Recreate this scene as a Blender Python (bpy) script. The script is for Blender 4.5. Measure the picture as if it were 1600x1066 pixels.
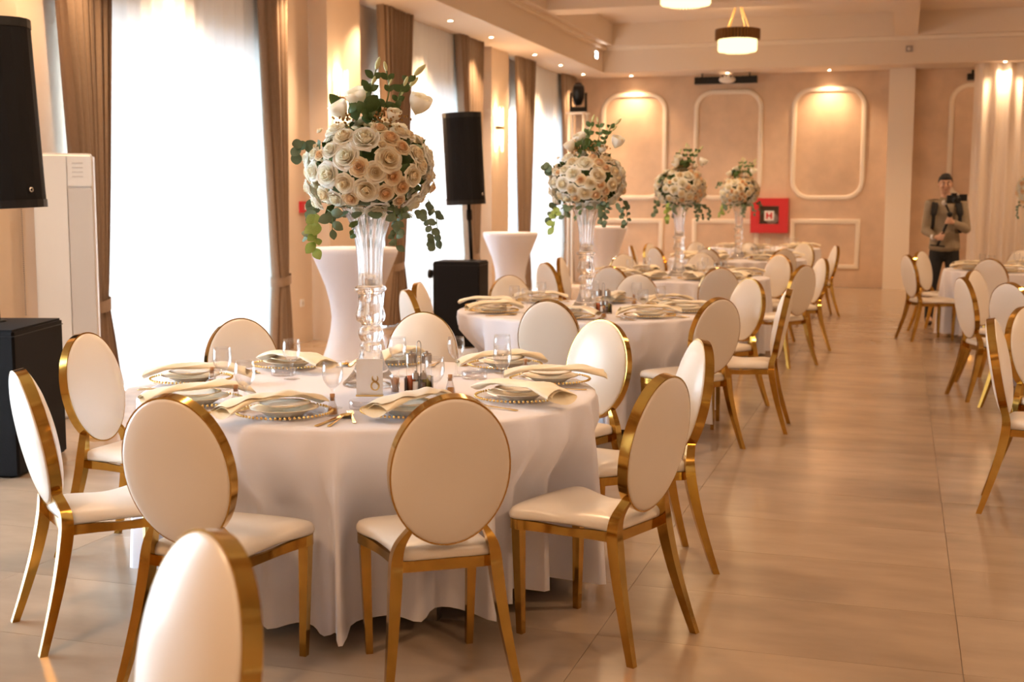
import bpy, bmesh, math, random
from math import sin, cos, pi, radians, sqrt, atan2, degrees
from mathutils import Vector, Matrix, noise

for o in list(bpy.data.objects):
    bpy.data.objects.remove(o)
SC = bpy.context.scene
COL = SC.collection
rnd = random.Random(7)

# ------------------------------------------------------------------ camera
def rot_axes(yaw, pitch, roll):
    fw = Vector((-sin(yaw) * cos(pitch), cos(yaw) * cos(pitch), -sin(pitch)))
    r = Vector((cos(yaw), sin(yaw), 0)); u = r.cross(fw)
    return cos(roll) * r + sin(roll) * u, -sin(roll) * r + cos(roll) * u, fw
cam = bpy.data.cameras.new('camera')
cam.lens = 1938 / 1600 * 36; cam.sensor_width = 36; cam.sensor_fit = 'HORIZONTAL'
cam.clip_start = .05; cam.clip_end = 200
cam.dof.use_dof = True; cam.dof.focus_distance = 4.8; cam.dof.aperture_fstop = 3.6
camo = bpy.data.objects.new('camera', cam); COL.objects.link(camo)
_r, _u, _f = rot_axes(.3036, .1116, .002)
camo.matrix_world = Matrix(((_r.x, _u.x, -_f.x, 0), (_r.y, _u.y, -_f.y, 0), (_r.z, _u.z, -_f.z, 1.497), (0, 0, 0, 1)))
SC.camera = camo

# ------------------------------------------------------------------ world, exposure
SC.view_settings.view_transform = 'Standard'; SC.view_settings.look = 'None'
SC.view_settings.gamma = 1; SC.view_settings.use_curve_mapping = False
SC.view_settings.exposure = 1.7
W = bpy.data.worlds.new('sky'); SC.world = W; W.use_nodes = True
bg = W.node_tree.nodes['Background']
bg.inputs['Color'].default_value = (.68, .86, 1.0, 1); bg.inputs['Strength'].default_value = 5.2
CY = SC.cycles
CY.max_bounces = 10; CY.diffuse_bounces = 4; CY.glossy_bounces = 4; CY.transmission_bounces = 10
CY.transparent_max_bounces = 12; CY.caustics_reflective = False; CY.caustics_refractive = False
CY.sample_clamp_indirect = 6.0; CY.blur_glossy = 1.0
WARM = (1.0, .64, .36)
CHAND_W, SPOT_W, FAR_SPOT_W = 68, 58, 46

def lamp(name, kind, loc, power, color=WARM, radius=.1, rot=(0, 0, 0), **kw):
    l = bpy.data.lights.new(name, kind); l.energy = power; l.color = color
    if kind != 'AREA': l.shadow_soft_size = radius
    for k, v in kw.items(): setattr(l, k, v)
    o = bpy.data.objects.new(name, l); COL.objects.link(o); o.location = loc; o.rotation_euler = rot
    return o

# ------------------------------------------------------------------ materials
def mat(name, col, rough=.5, metal=0, spec=.5, noise_amt=0, noise_scale=5, bump=0, bump_scale=40, coat=0, emit=None, estr=0, coord='Object', sheen=0, obj_rand=0, stretch=None):
    m = bpy.data.materials.new(name); m.use_nodes = True
    nt = m.node_tree; b = nt.nodes['Principled BSDF']
    b.inputs['Base Color'].default_value = (*col, 1); b.inputs['Roughness'].default_value = rough
    b.inputs['Metallic'].default_value = metal; b.inputs['Specular IOR Level'].default_value = spec
    b.inputs['Coat Weight'].default_value = coat; b.inputs['Coat Roughness'].default_value = .2
    b.inputs['Sheen Weight'].default_value = sheen
    if emit: b.inputs['Emission Color'].default_value = (*emit, 1); b.inputs['Emission Strength'].default_value = estr
    if noise_amt or bump or obj_rand:
        tc = nt.nodes.new('ShaderNodeTexCoord'); mp = nt.nodes.new('ShaderNodeMapping')
        nt.links.new(tc.outputs[coord], mp.inputs['Vector'])
        if stretch: mp.inputs['Scale'].default_value = stretch
        if obj_rand:
            oi = nt.nodes.new('ShaderNodeObjectInfo')
            mu = nt.nodes.new('ShaderNodeMath'); mu.operation = 'MULTIPLY'; mu.inputs[1].default_value = 37.0
            nt.links.new(oi.outputs['Random'], mu.inputs[0]); nt.links.new(mu.outputs[0], mp.inputs['Location'])
    last = None
    if noise_amt:
        n = nt.nodes.new('ShaderNodeTexNoise'); n.inputs['Scale'].default_value = noise_scale; n.inputs['Detail'].default_value = 6
        nt.links.new(mp.outputs[0], n.inputs['Vector'])
        rp = nt.nodes.new('ShaderNodeMapRange'); rp.inputs[1].default_value = .3; rp.inputs[2].default_value = .7
        rp.inputs[3].default_value = 1 - noise_amt; rp.inputs[4].default_value = 1 + noise_amt
        nt.links.new(n.outputs['Fac'], rp.inputs[0]); last = rp.outputs[0]
    if obj_rand:
        r2 = nt.nodes.new('ShaderNodeMapRange'); r2.inputs[3].default_value = 1 - obj_rand; r2.inputs[4].default_value = 1 + obj_rand
        nt.links.new(oi.outputs['Random'], r2.inputs[0])
        if last is None: last = r2.outputs[0]
        else:
            mm = nt.nodes.new('ShaderNodeMath'); mm.operation = 'MULTIPLY'
            nt.links.new(last, mm.inputs[0]); nt.links.new(r2.outputs[0], mm.inputs[1]); last = mm.outputs[0]
    if last is not None:
        vm = nt.nodes.new('ShaderNodeVectorMath'); vm.operation = 'SCALE'; vm.inputs[0].default_value = col
        nt.links.new(last, vm.inputs['Scale']); nt.links.new(vm.outputs[0], b.inputs['Base Color'])
    if bump:
        n2 = nt.nodes.new('ShaderNodeTexNoise'); n2.inputs['Scale'].default_value = bump_scale; n2.inputs['Detail'].default_value = 4
        nt.links.new(mp.outputs[0], n2.inputs['Vector'])
        bp = nt.nodes.new('ShaderNodeBump'); bp.inputs['Strength'].default_value = bump; bp.inputs['Distance'].default_value = .01
        nt.links.new(n2.outputs['Fac'], bp.inputs['Height']); nt.links.new(bp.outputs[0], b.inputs['Normal'])
    return m

def glass_mat(name, col=(1, 1, 1), ior=1.45, rough=0.0, clear=.0):
    m = bpy.data.materials.new(name); m.use_nodes = True; nt = m.node_tree
    for n in list(nt.nodes): nt.nodes.remove(n)
    out = nt.nodes.new('ShaderNodeOutputMaterial'); g = nt.nodes.new('ShaderNodeBsdfGlass')
    g.inputs['Color'].default_value = (*col, 1); g.inputs['IOR'].default_value = ior; g.inputs['Roughness'].default_value = rough
    if clear:
        t = nt.nodes.new('ShaderNodeBsdfTransparent'); mx = nt.nodes.new('ShaderNodeMixShader'); mx.inputs[0].default_value = clear
        nt.links.new(g.outputs[0], mx.inputs[1]); nt.links.new(t.outputs[0], mx.inputs[2]); nt.links.new(mx.outputs[0], out.inputs[0])
    else: nt.links.new(g.outputs[0], out.inputs[0])
    return m

def thin_glass(name, tint=(1, 1, 1), refl=.03, mult=.5):
    m = bpy.data.materials.new(name); m.use_nodes = True; nt = m.node_tree
    for n in list(nt.nodes): nt.nodes.remove(n)
    out = nt.nodes.new('ShaderNodeOutputMaterial'); t = nt.nodes.new('ShaderNodeBsdfTransparent'); g = nt.nodes.new('ShaderNodeBsdfGlossy')
    t.inputs[0].default_value = (*tint, 1); g.inputs['Roughness'].default_value = .03
    lw = nt.nodes.new('ShaderNodeLayerWeight'); lw.inputs[0].default_value = .32
    ma = nt.nodes.new('ShaderNodeMath'); ma.operation = 'MULTIPLY_ADD'; ma.inputs[1].default_value = mult; ma.inputs[2].default_value = refl
    mx = nt.nodes.new('ShaderNodeMixShader')
    nt.links.new(lw.outputs['Facing'], ma.inputs[0]); nt.links.new(ma.outputs[0], mx.inputs[0])
    nt.links.new(t.outputs[0], mx.inputs[1]); nt.links.new(g.outputs[0], mx.inputs[2]); nt.links.new(mx.outputs[0], out.inputs[0])
    return m

def sheer_mat(name, col, transp, transl):
    m = bpy.data.materials.new(name); m.use_nodes = True; nt = m.node_tree
    for n in list(nt.nodes): nt.nodes.remove(n)
    out = nt.nodes.new('ShaderNodeOutputMaterial')
    t = nt.nodes.new('ShaderNodeBsdfTransparent'); tl = nt.nodes.new('ShaderNodeBsdfTranslucent'); d = nt.nodes.new('ShaderNodeBsdfDiffuse')
    tl.inputs[0].default_value = (*col, 1); d.inputs[0].default_value = (*col, 1)
    a = nt.nodes.new('ShaderNodeMixShader'); a.inputs[0].default_value = transl
    b = nt.nodes.new('ShaderNodeMixShader'); b.inputs[0].default_value = transp
    nt.links.new(d.outputs[0], a.inputs[1]); nt.links.new(tl.outputs[0], a.inputs[2])
    nt.links.new(a.outputs[0], b.inputs[1]); nt.links.new(t.outputs[0], b.inputs[2]); nt.links.new(b.outputs[0], out.inputs[0])
    return m

def emit_mat(name, col, s):
    m = bpy.data.materials.new(name); m.use_nodes = True; nt = m.node_tree
    for n in list(nt.nodes): nt.nodes.remove(n)
    out = nt.nodes.new('ShaderNodeOutputMaterial'); e = nt.nodes.new('ShaderNodeEmission')
    e.inputs[0].default_value = (*col, 1); e.inputs[1].default_value = s; nt.links.new(e.outputs[0], out.inputs[0])
    return m

def petal_mat(name, edge, heart):
    m = bpy.data.materials.new(name); m.use_nodes = True; nt = m.node_tree; b = nt.nodes['Principled BSDF']; out = nt.nodes['Material Output']
    tc = nt.nodes.new('ShaderNodeTexCoord'); sx = nt.nodes.new('ShaderNodeVectorMath'); sx.operation = 'MULTIPLY'; sx.inputs[1].default_value = (1, 1, 0)
    ln = nt.nodes.new('ShaderNodeVectorMath'); ln.operation = 'LENGTH'; cr = nt.nodes.new('ShaderNodeMapRange'); cr.inputs[1].default_value = .12; cr.inputs[2].default_value = .75
    mc = nt.nodes.new('ShaderNodeMix'); mc.data_type = 'RGBA'; mc.inputs[6].default_value = (*heart, 1); mc.inputs[7].default_value = (*edge, 1)
    nt.links.new(tc.outputs['Object'], sx.inputs[0]); nt.links.new(sx.outputs[0], ln.inputs[0]); nt.links.new(ln.outputs['Value'], cr.inputs[0]); nt.links.new(cr.outputs[0], mc.inputs[0])
    nt.links.new(mc.outputs[2], b.inputs['Base Color']); b.inputs['Roughness'].default_value = .55; b.inputs['Specular IOR Level'].default_value = .3
    t = nt.nodes.new('ShaderNodeBsdfTranslucent'); nt.links.new(mc.outputs[2], t.inputs[0]); mx = nt.nodes.new('ShaderNodeMixShader'); mx.inputs[0].default_value = .34
    nt.links.new(b.outputs[0], mx.inputs[1]); nt.links.new(t.outputs[0], mx.inputs[2]); nt.links.new(mx.outputs[0], out.inputs[0]); return m
M = dict(
    wall=mat('plaster_wall', (.72, .585, .455), .7, noise_amt=.03, noise_scale=2),
    backwall=mat('textured_plaster', (.66, .48, .335), .55, noise_amt=.10, noise_scale=3.0, bump=.15, bump_scale=25),
    ceil=mat('ceiling_paint', (.74, .62, .50), .7),
    trim=mat('white_moulding', (.82, .72, .60), .45),
    tile=mat('porcelain_tile', (.37, .275, .195), .21, noise_amt=.13, noise_scale=2.2, coord='Object', obj_rand=.05, stretch=(1, 2.4, 1)),
    grout=mat('grout', (.28, .22, .165), .8),
    drape=mat('taupe_drape', (.30, .205, .135), .75, sheen=.2, noise_amt=.05, noise_scale=30),
    sheer=sheer_mat('sheer_voile', (.92, .92, .92), .02, .13),
    curtain_r=sheer_mat('blush_sheer', (.88, .80, .72), .05, .35),
    black=mat('black_cover', (.006, .006, .0075), .7, spec=.2, bump=.1, bump_scale=120),
    blackm=mat('black_metal', (.010, .010, .011), .45, spec=.3),
    silver=mat('silver', (.6, .6, .6), .25, metal=1),
    acw=mat('white_plastic', (.80, .77, .73), .35),
    acd=mat('grey_panel', (.62, .58, .54), .4),
    spandex=mat('white_spandex', (.78, .78, .86), .6),
    cloth=mat('white_tablecloth', (.80, .79, .855), .75, bump=.05, bump_scale=300),
    leather=mat('cream_leatherette', (.80, .72, .62), .33, spec=.5, bump=.02, bump_scale=350, coat=.15),
    gold=mat('polished_gold', (.53, .31, .07), .12, metal=1, noise_amt=.12, noise_scale=14),
    goldcut=mat('gold_cutlery', (.85, .60, .24), .2, metal=1),
    white=mat('white_porcelain', (.88, .84, .78), .35, spec=.35),
    bone=mat('ivory_porcelain', (.90, .80, .62), .35, spec=.35),
    napkin=mat('ivory_satin', (.92, .80, .57), .45, sheen=.4, bump=.05, bump_scale=200),
    glass=thin_glass('clear_glass', (.96, .95, .95), .04),
    crystal=glass_mat('crystal_glass', (1, 1, 1), 1.46, 0, .30),
    wineg=thin_glass('thin_clear_glass', (.99, .99, .99), .01),
    chargerg=thin_glass('charger_glass', (.99, .99, .99), .02, .25), pane=thin_glass('window_pane'),
    acrylic=mat('frosted_acrylic', (.80, .80, .82), .35),
    cork=mat('cork', (.50, .27, .13), .8), amber=mat('amber_spirit', (.62, .28, .05), .15, coat=.5),
    steel=mat('brushed_steel', (.42, .38, .34), .3, metal=1),
    oil=mat('olive_oil', (.62, .55, .16), .15), vinegar=mat('red_vinegar', (.60, .13, .04), .15),
    salt=mat('salt', (.85, .82, .78), .8), pepper=mat('pepper', (.12, .08, .06), .8),
    wood=mat('toothpick_wood', (.70, .42, .26), .7),
    red=mat('red_enamel', (.58, .02, .025), .4), signw=mat('sign_white', (.85, .82, .80), .5),
    darkglass=mat('dark_cabinet_glass', (.10, .07, .06), .12),
    fwhite=petal_mat('rose_white', (.97, .96, .90), (.95, .90, .70)),
    fcream=petal_mat('rose_cream', (.97, .92, .79), (.93, .78, .50)),
    fpeach=petal_mat('rose_peach', (.96, .84, .62), (.90, .58, .29)),
    leaf=mat('dark_leaf', (.06, .12, .03), .45, noise_amt=.3, noise_scale=30),
    euca=mat('eucalyptus_leaf', (.11, .17, .10), .5, noise_amt=.25, noise_scale=30),
    lime=mat('light_green_leaf', (.30, .42, .10), .5, noise_amt=.2, noise_scale=30),
    stem=mat('green_stem', (.12, .20, .05), .5), dried=mat('brown_filler', (.32, .17, .05), .7, noise_amt=.3, noise_scale=60),
    budg=mat('pale_green_bud', (.66, .68, .36), .5),
    glow=emit_mat('lamp_glow', (1, .80, .50), 22), crys=emit_mat('lit_crystal', (1, .70, .30), .95),
    sconcegl=emit_mat('lit_sconce_crystal', (1, .70, .34), 1.6), emerg=emit_mat('emergency_light', (1, .98, .95), 6),
    bronze=mat('bronze_band', (.22, .11, .035), .4, metal=.6), chain=mat('gold_chain', (.85, .55, .22), .25, metal=1, emit=(1, .55, .2), estr=.0),
    skin=mat('skin', (.60, .35, .23), .5), lip=mat('lips', (.40, .16, .12), .5), hair=mat('black_hair', (.012, .010, .010), .6),
    sweater=mat('khaki_knit', (.29, .225, .145), .85, noise_amt=.08, noise_scale=60, bump=.3, bump_scale=140), trousers=mat('black_trousers', (.012, .012, .013), .8),
    shoe=mat('brown_shoe', (.06, .035, .02), .6), eye=mat('eye_white', (.7, .65, .6), .3),
    lens=mat('lens_glass', (.02, .02, .05), .08), frame=mat('white_window_frame', (.80, .80, .80), .4), grey=mat('grey_vent', (.35, .30, .27), .6),
)

# ------------------------------------------------------------------ object helpers
def mesh(name, vs, fs, m=None, smooth=True):
    me = bpy.data.meshes.new(name); me.from_pydata([tuple(v) for v in vs], [], fs); me.update()
    bm = bmesh.new(); bm.from_mesh(me); bmesh.ops.recalc_face_normals(bm, faces=bm.faces[:]); bm.to_mesh(me); bm.free()
    if m: me.materials.append(M[m] if isinstance(m, str) else m)
    if smooth: me.polygons.foreach_set('use_smooth', [True] * len(me.polygons))
    return me
def ob(name, me, parent=None, loc=(0, 0, 0), rz=0, rot=None, scale=None):
    o = bpy.data.objects.new(name, me); COL.objects.link(o); o.location = loc
    o.rotation_euler = rot if rot else (0, 0, rz)
    if scale: o.scale = scale if hasattr(scale, '__len__') else (scale,) * 3
    if parent: o.parent = parent
    return o
def tag(o, label, cat, group=None):
    o['label'] = label; o['category'] = cat
    if group: o['group'] = group
    return o
def empty(name, loc, label, cat, group=None, rz=0, scale=None):
    o = bpy.data.objects.new(name, None); COL.objects.link(o); o.location = loc; o.rotation_euler = (0, 0, rz); o.empty_display_size = .1
    if scale: o.scale = (scale,) * 3
    return tag(o, label, cat, group)
def struct(o): o['kind'] = 'structure'; return o

class B:                      # mesh collector
    def __init__(s): s.v = []; s.f = []
    def add(s, vs, fs):
        n = len(s.v); s.v += [tuple(v) for v in vs]; s.f += [tuple(i + n for i in f) for f in fs]; return s
    def box(s, x0, y0, z0, x1, y1, z1):
        return s.add([(x0, y0, z0), (x1, y0, z0), (x1, y1, z0), (x0, y1, z0), (x0, y0, z1), (x1, y0, z1), (x1, y1, z1), (x0, y1, z1)],
                     [(0, 3, 2, 1), (4, 5, 6, 7), (0, 1, 5, 4), (1, 2, 6, 5), (2, 3, 7, 6), (3, 0, 4, 7)])
    def lathe(s, prof, n=24, cx=0, cy=0, cz=0, rib=None, cap=False):
        vs = []; fs = []
        for i, (r, z) in enumerate(prof):
            for k in range(n):
                a = 2 * pi * k / n; rr = r * (rib(a, i) if rib else 1)
                vs.append((cx + rr * cos(a), cy + rr * sin(a), cz + z))
        for i in range(len(prof) - 1):
            for k in range(n):
                k2 = (k + 1) % n; fs.append((i * n + k, i * n + k2, (i + 1) * n + k2, (i + 1) * n + k))
        if cap: fs.append(tuple(range(n))[::-1]); fs.append(tuple((len(prof) - 1) * n + k for k in range(n)))
        return s.add(vs, fs)
    def tube(s, pts, rad, n=8, cap=True):
        pts = [Vector(p) for p in pts]; vs = []; fs = []
        up = Vector((0, 0, 1))
        for i, p in enumerate(pts):
            d = (pts[min(i + 1, len(pts) - 1)] - pts[max(i - 1, 0)]).normalized()
            a = d.cross(up)
            if a.length < .05: a = d.cross(Vector((1, 0, 0)))
            a.normalize(); b = d.cross(a); r = rad[i] if hasattr(rad, '__len__') else rad
            for k in range(n): t = 2 * pi * k / n; vs.append(p + a * (r * cos(t)) + b * (r * sin(t)))
        for i in range(len(pts) - 1):
            for k in range(n): k2 = (k + 1) % n; fs.append((i * n + k, i * n + k2, (i + 1) * n + k2, (i + 1) * n + k))
        if cap: fs.append(tuple(range(n))); fs.append(tuple((len(pts) - 1) * n + k for k in range(n))[::-1])
        return s.add(vs, fs)
    def rect_sweep(s, pts, sizes):
        vs = []; fs = []
        for (x, y, z), (wx, wy) in zip(pts, sizes):
            vs += [(x - wx / 2, y - wy / 2, z), (x + wx / 2, y - wy / 2, z), (x + wx / 2, y + wy / 2, z), (x - wx / 2, y + wy / 2, z)]
        for i in range(len(pts) - 1):
            for k in range(4): k2 = (k + 1) % 4; fs.append((i * 4 + k, i * 4 + k2, i * 4 + 4 + k2, i * 4 + 4 + k))
        fs.append((3, 2, 1, 0)); e = (len(pts) - 1) * 4; fs.append((e, e + 1, e + 2, e + 3))
        return s.add(vs, fs)
    def grid(s, f, nu, nv, closed=False):
        vs = [f(i / nu, j / nv) for j in range(nv + 1) for i in range(nu + 1)]
        fs = [(j * (nu + 1) + i, j * (nu + 1) + i + 1, (j + 1) * (nu + 1) + i + 1, (j + 1) * (nu + 1) + i) for j in range(nv) for i in range(nu)]
        return s.add(vs, fs)
    def ball(s, c, r, n=10, m=6, sq=(1, 1, 1)):
        def f(u, v):
            a = 2 * pi * u; b = pi * v
            return (c[0] + r * sq[0] * sin(b) * cos(a), c[1] + r * sq[1] * sin(b) * sin(a), c[2] - r * sq[2] * cos(b))
        return s.grid(f, n, m)
    def prism(s, poly, z0, z1):      # polygon in xy extruded in z
        n = len(poly); vs = [(x, y, z0) for x, y in poly] + [(x, y, z1) for x, y in poly]
        fs = [(k, (k + 1) % n, n + (k + 1) % n, n + k) for k in range(n)] + [tuple(range(n))[::-1], tuple(range(n, 2 * n))]
        return s.add(vs, fs)
    def me(s, name, m, smooth=True): return mesh(name, s.v, s.f, m, smooth)

def catmull(P, per=4):
    P = [Vector(p) for p in P]; out = []
    for i in range(len(P) - 1):
        a, b, c, d = P[max(i - 1, 0)], P[i], P[i + 1], P[min(i + 2, len(P) - 1)]
        for k in range(per):
            t = k / per
            out.append(.5 * ((2 * b) + (c - a) * t + (2 * a - 5 * b + 4 * c - d) * t * t + (3 * b - a - 3 * c + d) * t ** 3))
    out.append(P[-1]); return out

# ================================================================== STRUCTURE
XL, XR, YB, YF, ZS, ZC = -6.1, 6.5, 22.8, -4.5, 3.78, 4.6
# ---- floor: tiles laid one by one
fl = struct(ob('floor', B().box(XL - .3, YF, -.12, XR, YB + .1, -.004).me('floor_bed', 'grout', False)))
tme = B().box(-.599, -.299, -.02, .599, .299, 0).me('tile_mesh', 'tile', False)
field = B(); cnt = 0
OX, OY = -.9645, 4.073
for i in range(-5, 7):
    for j in range(-15, 32):
        x = OX + 1.2 * (i + .5); y = OY + .6 * (j + .5)
        if x < XL - .3 or x > XR or y < YF or y > YB: continue
        ang = atan2(x, y)
        if y > 1.5 and -.78 < ang < .16 and y < 13.5 and cnt < 290:
            ob('tile', tme, fl, (x, y, 0)); cnt += 1
        else: field.box(x - .599, y - .299, -.02, x + .599, y + .299, 0)
fo = ob('tile_field', field.me('tile_field', 'tile', False), fl); fo['kind'] = 'stuff'

# ---- left wall: three window openings, plus an unseen one added for foreground daylight
WIN = [(8.15, 11.2), (13.95, 16.95), (19.3, 22.25), (2.3, 5.6)]
ZH = 2.98
b = B(); y0 = YF
for a, c in sorted(WIN):
    b.box(XL - .3, y0, 0, XL, a, ZS + .1); b.box(XL - .3, a, ZH, XL, c, ZS + .1); y0 = c
b.box(XL - .3, y0, 0, XL, YB, ZS + .1)
struct(ob('wall_left', b.me('wall_left', 'wall', False)))
b = B()
for yc in (12.62, 18.15): b.box(XL - .01, yc - .42, 0, XL + .22, yc + .42, ZS)
b.box(XL - .01, 6.3, 0, XL + .2, 7.35, ZS)
struct(ob('trim_1', b.me('left_pilasters', 'wall', False)))
struct(ob('wall_back', B().box(XL - .3, YB, 0, XR + .3, YB + .25, ZC + .2).me('wall_back', 'backwall', False)))
struct(ob('wall_right', B().box(XR, YF, 0, XR + .25, YB, ZC + .2).me('wall_right', 'wall', False)))
struct(ob('wall_front', B().box(XL - .3, YF - .25, 0, XR + .3, YF, ZC + .2).me('wall_front', 'wall', False)))
struct(ob('baseboard_back', B().box(-5.9, YB - .018, 0, -.32, YB, .085).me('baseboard_back', 'backwall', False)))
struct(ob('trim_2', B().box(-.30, YB - .3, 0, .12, YB + .01, ZS + .02).me('column', 'trim', False)))
# ---- ceiling: soffit ring, stepped coffers, beams
struct(ob('ceiling', B().box(XL - .3, YF - .25, ZC, XR + .3, YB + .25, ZC + .15).me('ceiling', 'ceil', False)))
XS, YS = -5.16, 21.85
b = B()
b.box(XL - .3, YF, ZS, XS, YB + .1, 4.24); b.box(XS, YS, ZS, XR + .1, YB + .1, 4.24)
b.box(5.4, YF, ZS, XR + .1, YS, 4.24); b.box(XS, YF, ZS, 5.4, YF + 1, 4.24)
struct(ob('trim_3', b.me('soffit_band', 'ceil', False)))
b = B()
b.box(XL, YF, 4.22, XS + .2, YB, ZC + .01); b.box(XS + .2, YS - .2, 4.22, XR, YB, ZC + .01)
b.box(5.2, YF, 4.22, XR, YS - .2, ZC + .01); b.box(XS + .2, YF, 4.22, 5.2, YF + 1.2, ZC + .01)
struct(ob('trim_4', b.me('upper_band', 'ceil', False)))
b = B()
b.box(-.23, YF + 1.2, 4.22, .13, YS - .2, ZC + .01)
for y in (17.45, 12.75, 8.05, 3.35, -1.35): b.box(XS + .2, y, 4.22, 5.2, y + .5, ZC + .01)
struct(ob('trim_5', b.me('ceiling_beams', 'ceil', False)))
b = B()   # small crown under the upper band
b.box(XS, YF, 4.16, XS + .07, YS - .07, 4.235); b.box(XS, YS - .07, 4.16, 5.4, YS, 4.235)
struct(ob('trim_6', b.me('crown_moulding', 'trim', False)))

# ---- moulded frames on the back wall
def frame_moulding(n, x0, z0, x1, z1, rad, w=.085, d=.035):
    path = []
    if rad <= 0: path = [(x0, z0), (x1, z0), (x1, z1), (x0, z1)]
    else:
        for cx, cz, a0 in ((x1 - rad, z0 + rad, -90), (x1 - rad, z1 - rad, 0), (x0 + rad, z1 - rad, 90), (x0 + rad, z0 + rad, 180)):
            for k in range(9): a = radians(a0 + 90 * k / 8); path.append((cx + rad * cos(a), cz + rad * sin(a)))
    N = len(path); cx = (x0 + x1) / 2; cz = (z0 + z1) / 2; vs = []; fs = []
    for k, (x, z) in enumerate(path):
        if rad <= 0: nx, nz = (1 if x > cx else -1), (1 if z > cz else -1)
        else:
            p, q = path[k - 1], path[(k + 1) % N]; tx, tz = q[0] - p[0], q[1] - p[1]; L = sqrt(tx * tx + tz * tz); nx, nz = tz / L, -tx / L
        for off, y in ((0, 0.0), (0, -.6), (-.25, -1), (-.5, -.75), (-.8, -1), (-1, -.5), (-1, 0.0)):
            vs.append((x + nx * off * w, YB + y * d, z + nz * off * w))
    for k in range(N):
        k2 = (k + 1) % N
        for j in range(6): fs.append((k * 7 + j, k2 * 7 + j, k2 * 7 + j + 1, k * 7 + j + 1))
    struct(ob('trim_%d' % n, mesh('wall_frame', vs, fs, 'trim', True)))
frame_moulding(7, -5.41, 1.54, -4.17, 3.50, .34)
frame_moulding(8, -3.68, 1.54, -2.44, 3.52, .34)
frame_moulding(9, -1.94, 1.54, -.66, 3.52, .34)
frame_moulding(10, .69, 1.54, 1.95, 3.54, .34)
frame_moulding(11, -5.41, .30, -4.22, 1.20, 0)
frame_moulding(12, -3.68, .30, -2.47, 1.20, 0)
frame_moulding(13, -1.92, .32, -.71, 1.21, 0)

# ---- windows
for n, (a, c) in enumerate(WIN):
    w = struct(ob('window_%d' % (n + 1), (lambda q: q.me('window_frame', 'frame', False))(
        (lambda q: [q.box(XL - .24, a, 0, XL - .16, a + .07, ZH), q.box(XL - .24, c - .07, 0, XL - .16, c, ZH), q.box(XL - .24, a, ZH - .07, XL - .16, c, ZH), q.box(XL - .24, a, 0, XL - .16, c, .07)] and q)(B()))))
    npan = 3; pw = (c - a - .14) / npan
    for k in range(npan):
        ya = a + .07 + k * pw
        if k: ob('mullion', B().box(XL - .23, ya - .03, .07, XL - .17, ya + .03, ZH - .07).me('mullion', 'frame', False), w)
        ob('pane', B().box(XL - .205, ya + .02, .07, XL - .195, ya + pw - .02, ZH - .07).me('pane', 'pane', False), w)

# ================================================================== CURTAINS
def sheer_panel(x, ya, yb, z0, z1, lam, amp, seed, m, along='y', lean=0):
    r = random.Random(seed); ph = [r.uniform(0, 6.3) for _ in range(4)]
    n = int((yb - ya) / .022)
    def f(u, v):
        y = ya + (yb - ya) * u; t = 2 * pi * (y + .03 * sin(y * 3.1 + ph[3])) / lam
        k = amp * (1 - .35 * v) * (sin(t + ph[0]) + .35 * sin(t * .43 + ph[1]) + .25 * sin(2 * t + ph[2]))
        z = z0 + (z1 - z0) * v
        if along == 'y': return (x + k, y + lean * (1 - v), z)
        return (y + lean * (1 - v) * (1 - u), x + k, z)
    return B().grid(f, n, 10).me('sheer', m)
names = ['first', 'second', 'third']
for n, (a, c) in enumerate(WIN[:3]):      # the added unseen window gets no sheer, to let in more daylight
    o = ob('sheer_curtain', sheer_panel(-5.985, a - .05, c + .15, .02, ZS + .02, .17, .022, n, 'sheer'))
    tag(o, 'white sheer curtain glowing with daylight in the %s window from the camera' % names[n], 'curtain', 'sheer curtains on the windows')

def drape(y0, y1, ytie0, ytie1, ztie, label, seed):
    """pleated drape, y0..y1 at the rail, gathered to ytie0..ytie1 at the tie-back, falling open again below"""
    root = empty('drape', (-5.87, (y0 + y1) / 2, 0), label, 'curtain', 'taupe drapes beside the windows')
    cy = (y0 + y1) / 2; r = random.Random(seed); ph = r.uniform(0, 6.3); nf = max(4, round((y1 - y0) / .105))
    yb0, yb1 = (ytie0 + ytie1) / 2 - .36 * (y1 - y0), (ytie0 + ytie1) / 2 + .36 * (y1 - y0)
    def f(u, v):
        z = .015 + (ZS - .015) * v
        if z > ztie: s = ((z - ztie) / (ZS - ztie)); s = s ** .8; a = ytie0 + (y0 - ytie0) * s; c = ytie1 + (y1 - ytie1) * s
        else: s = min(1, (ztie - z) / ztie) ** .7; a = ytie0 + (yb0 - ytie0) * s; c = ytie1 + (yb1 - ytie1) * s
        t = 2 * pi * nf * u + ph + .5 * sin(4 * u + ph); am = .045 + .02 * sin(5 * u + ph)
        return (am * sin(t) + .015 * sin(2.3 * t), a + (c - a) * u - cy, z)
    ob('fabric', B().grid(f, nf * 8, 26).me('drape', 'drape'), root)
    yt = (ytie0 + ytie1) / 2 - cy; hw = (ytie1 - ytie0) / 2 + .03
    def g(u, v): a = 2 * pi * u; return (.085 * cos(a), yt + hw * sin(a), ztie - .045 + .09 * v + .02 * sin(a))
    ob('tieback', B().grid(g, 24, 3).me('tieback', 'drape'), root)
drape(7.72, 8.42, 8.0, 8.2, .70, 'taupe drape tied back on the near edge of the first window, beside the air conditioner', 1)
drape(10.68, 11.3, 10.95, 11.18, .72, 'taupe drape tied back on the far edge of the first window', 2)
drape(13.6, 14.5, 13.85, 14.15, .72, 'taupe drape tied back on the near edge of the second window', 3)
drape(16.25, 17.2, 16.7, 17.0, .72, 'taupe drape tied back on the far edge of the second window', 4)
drape(18.95, 19.85, 19.2, 19.5, .72, 'taupe drape tied back on the near edge of the third window', 5)
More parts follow.
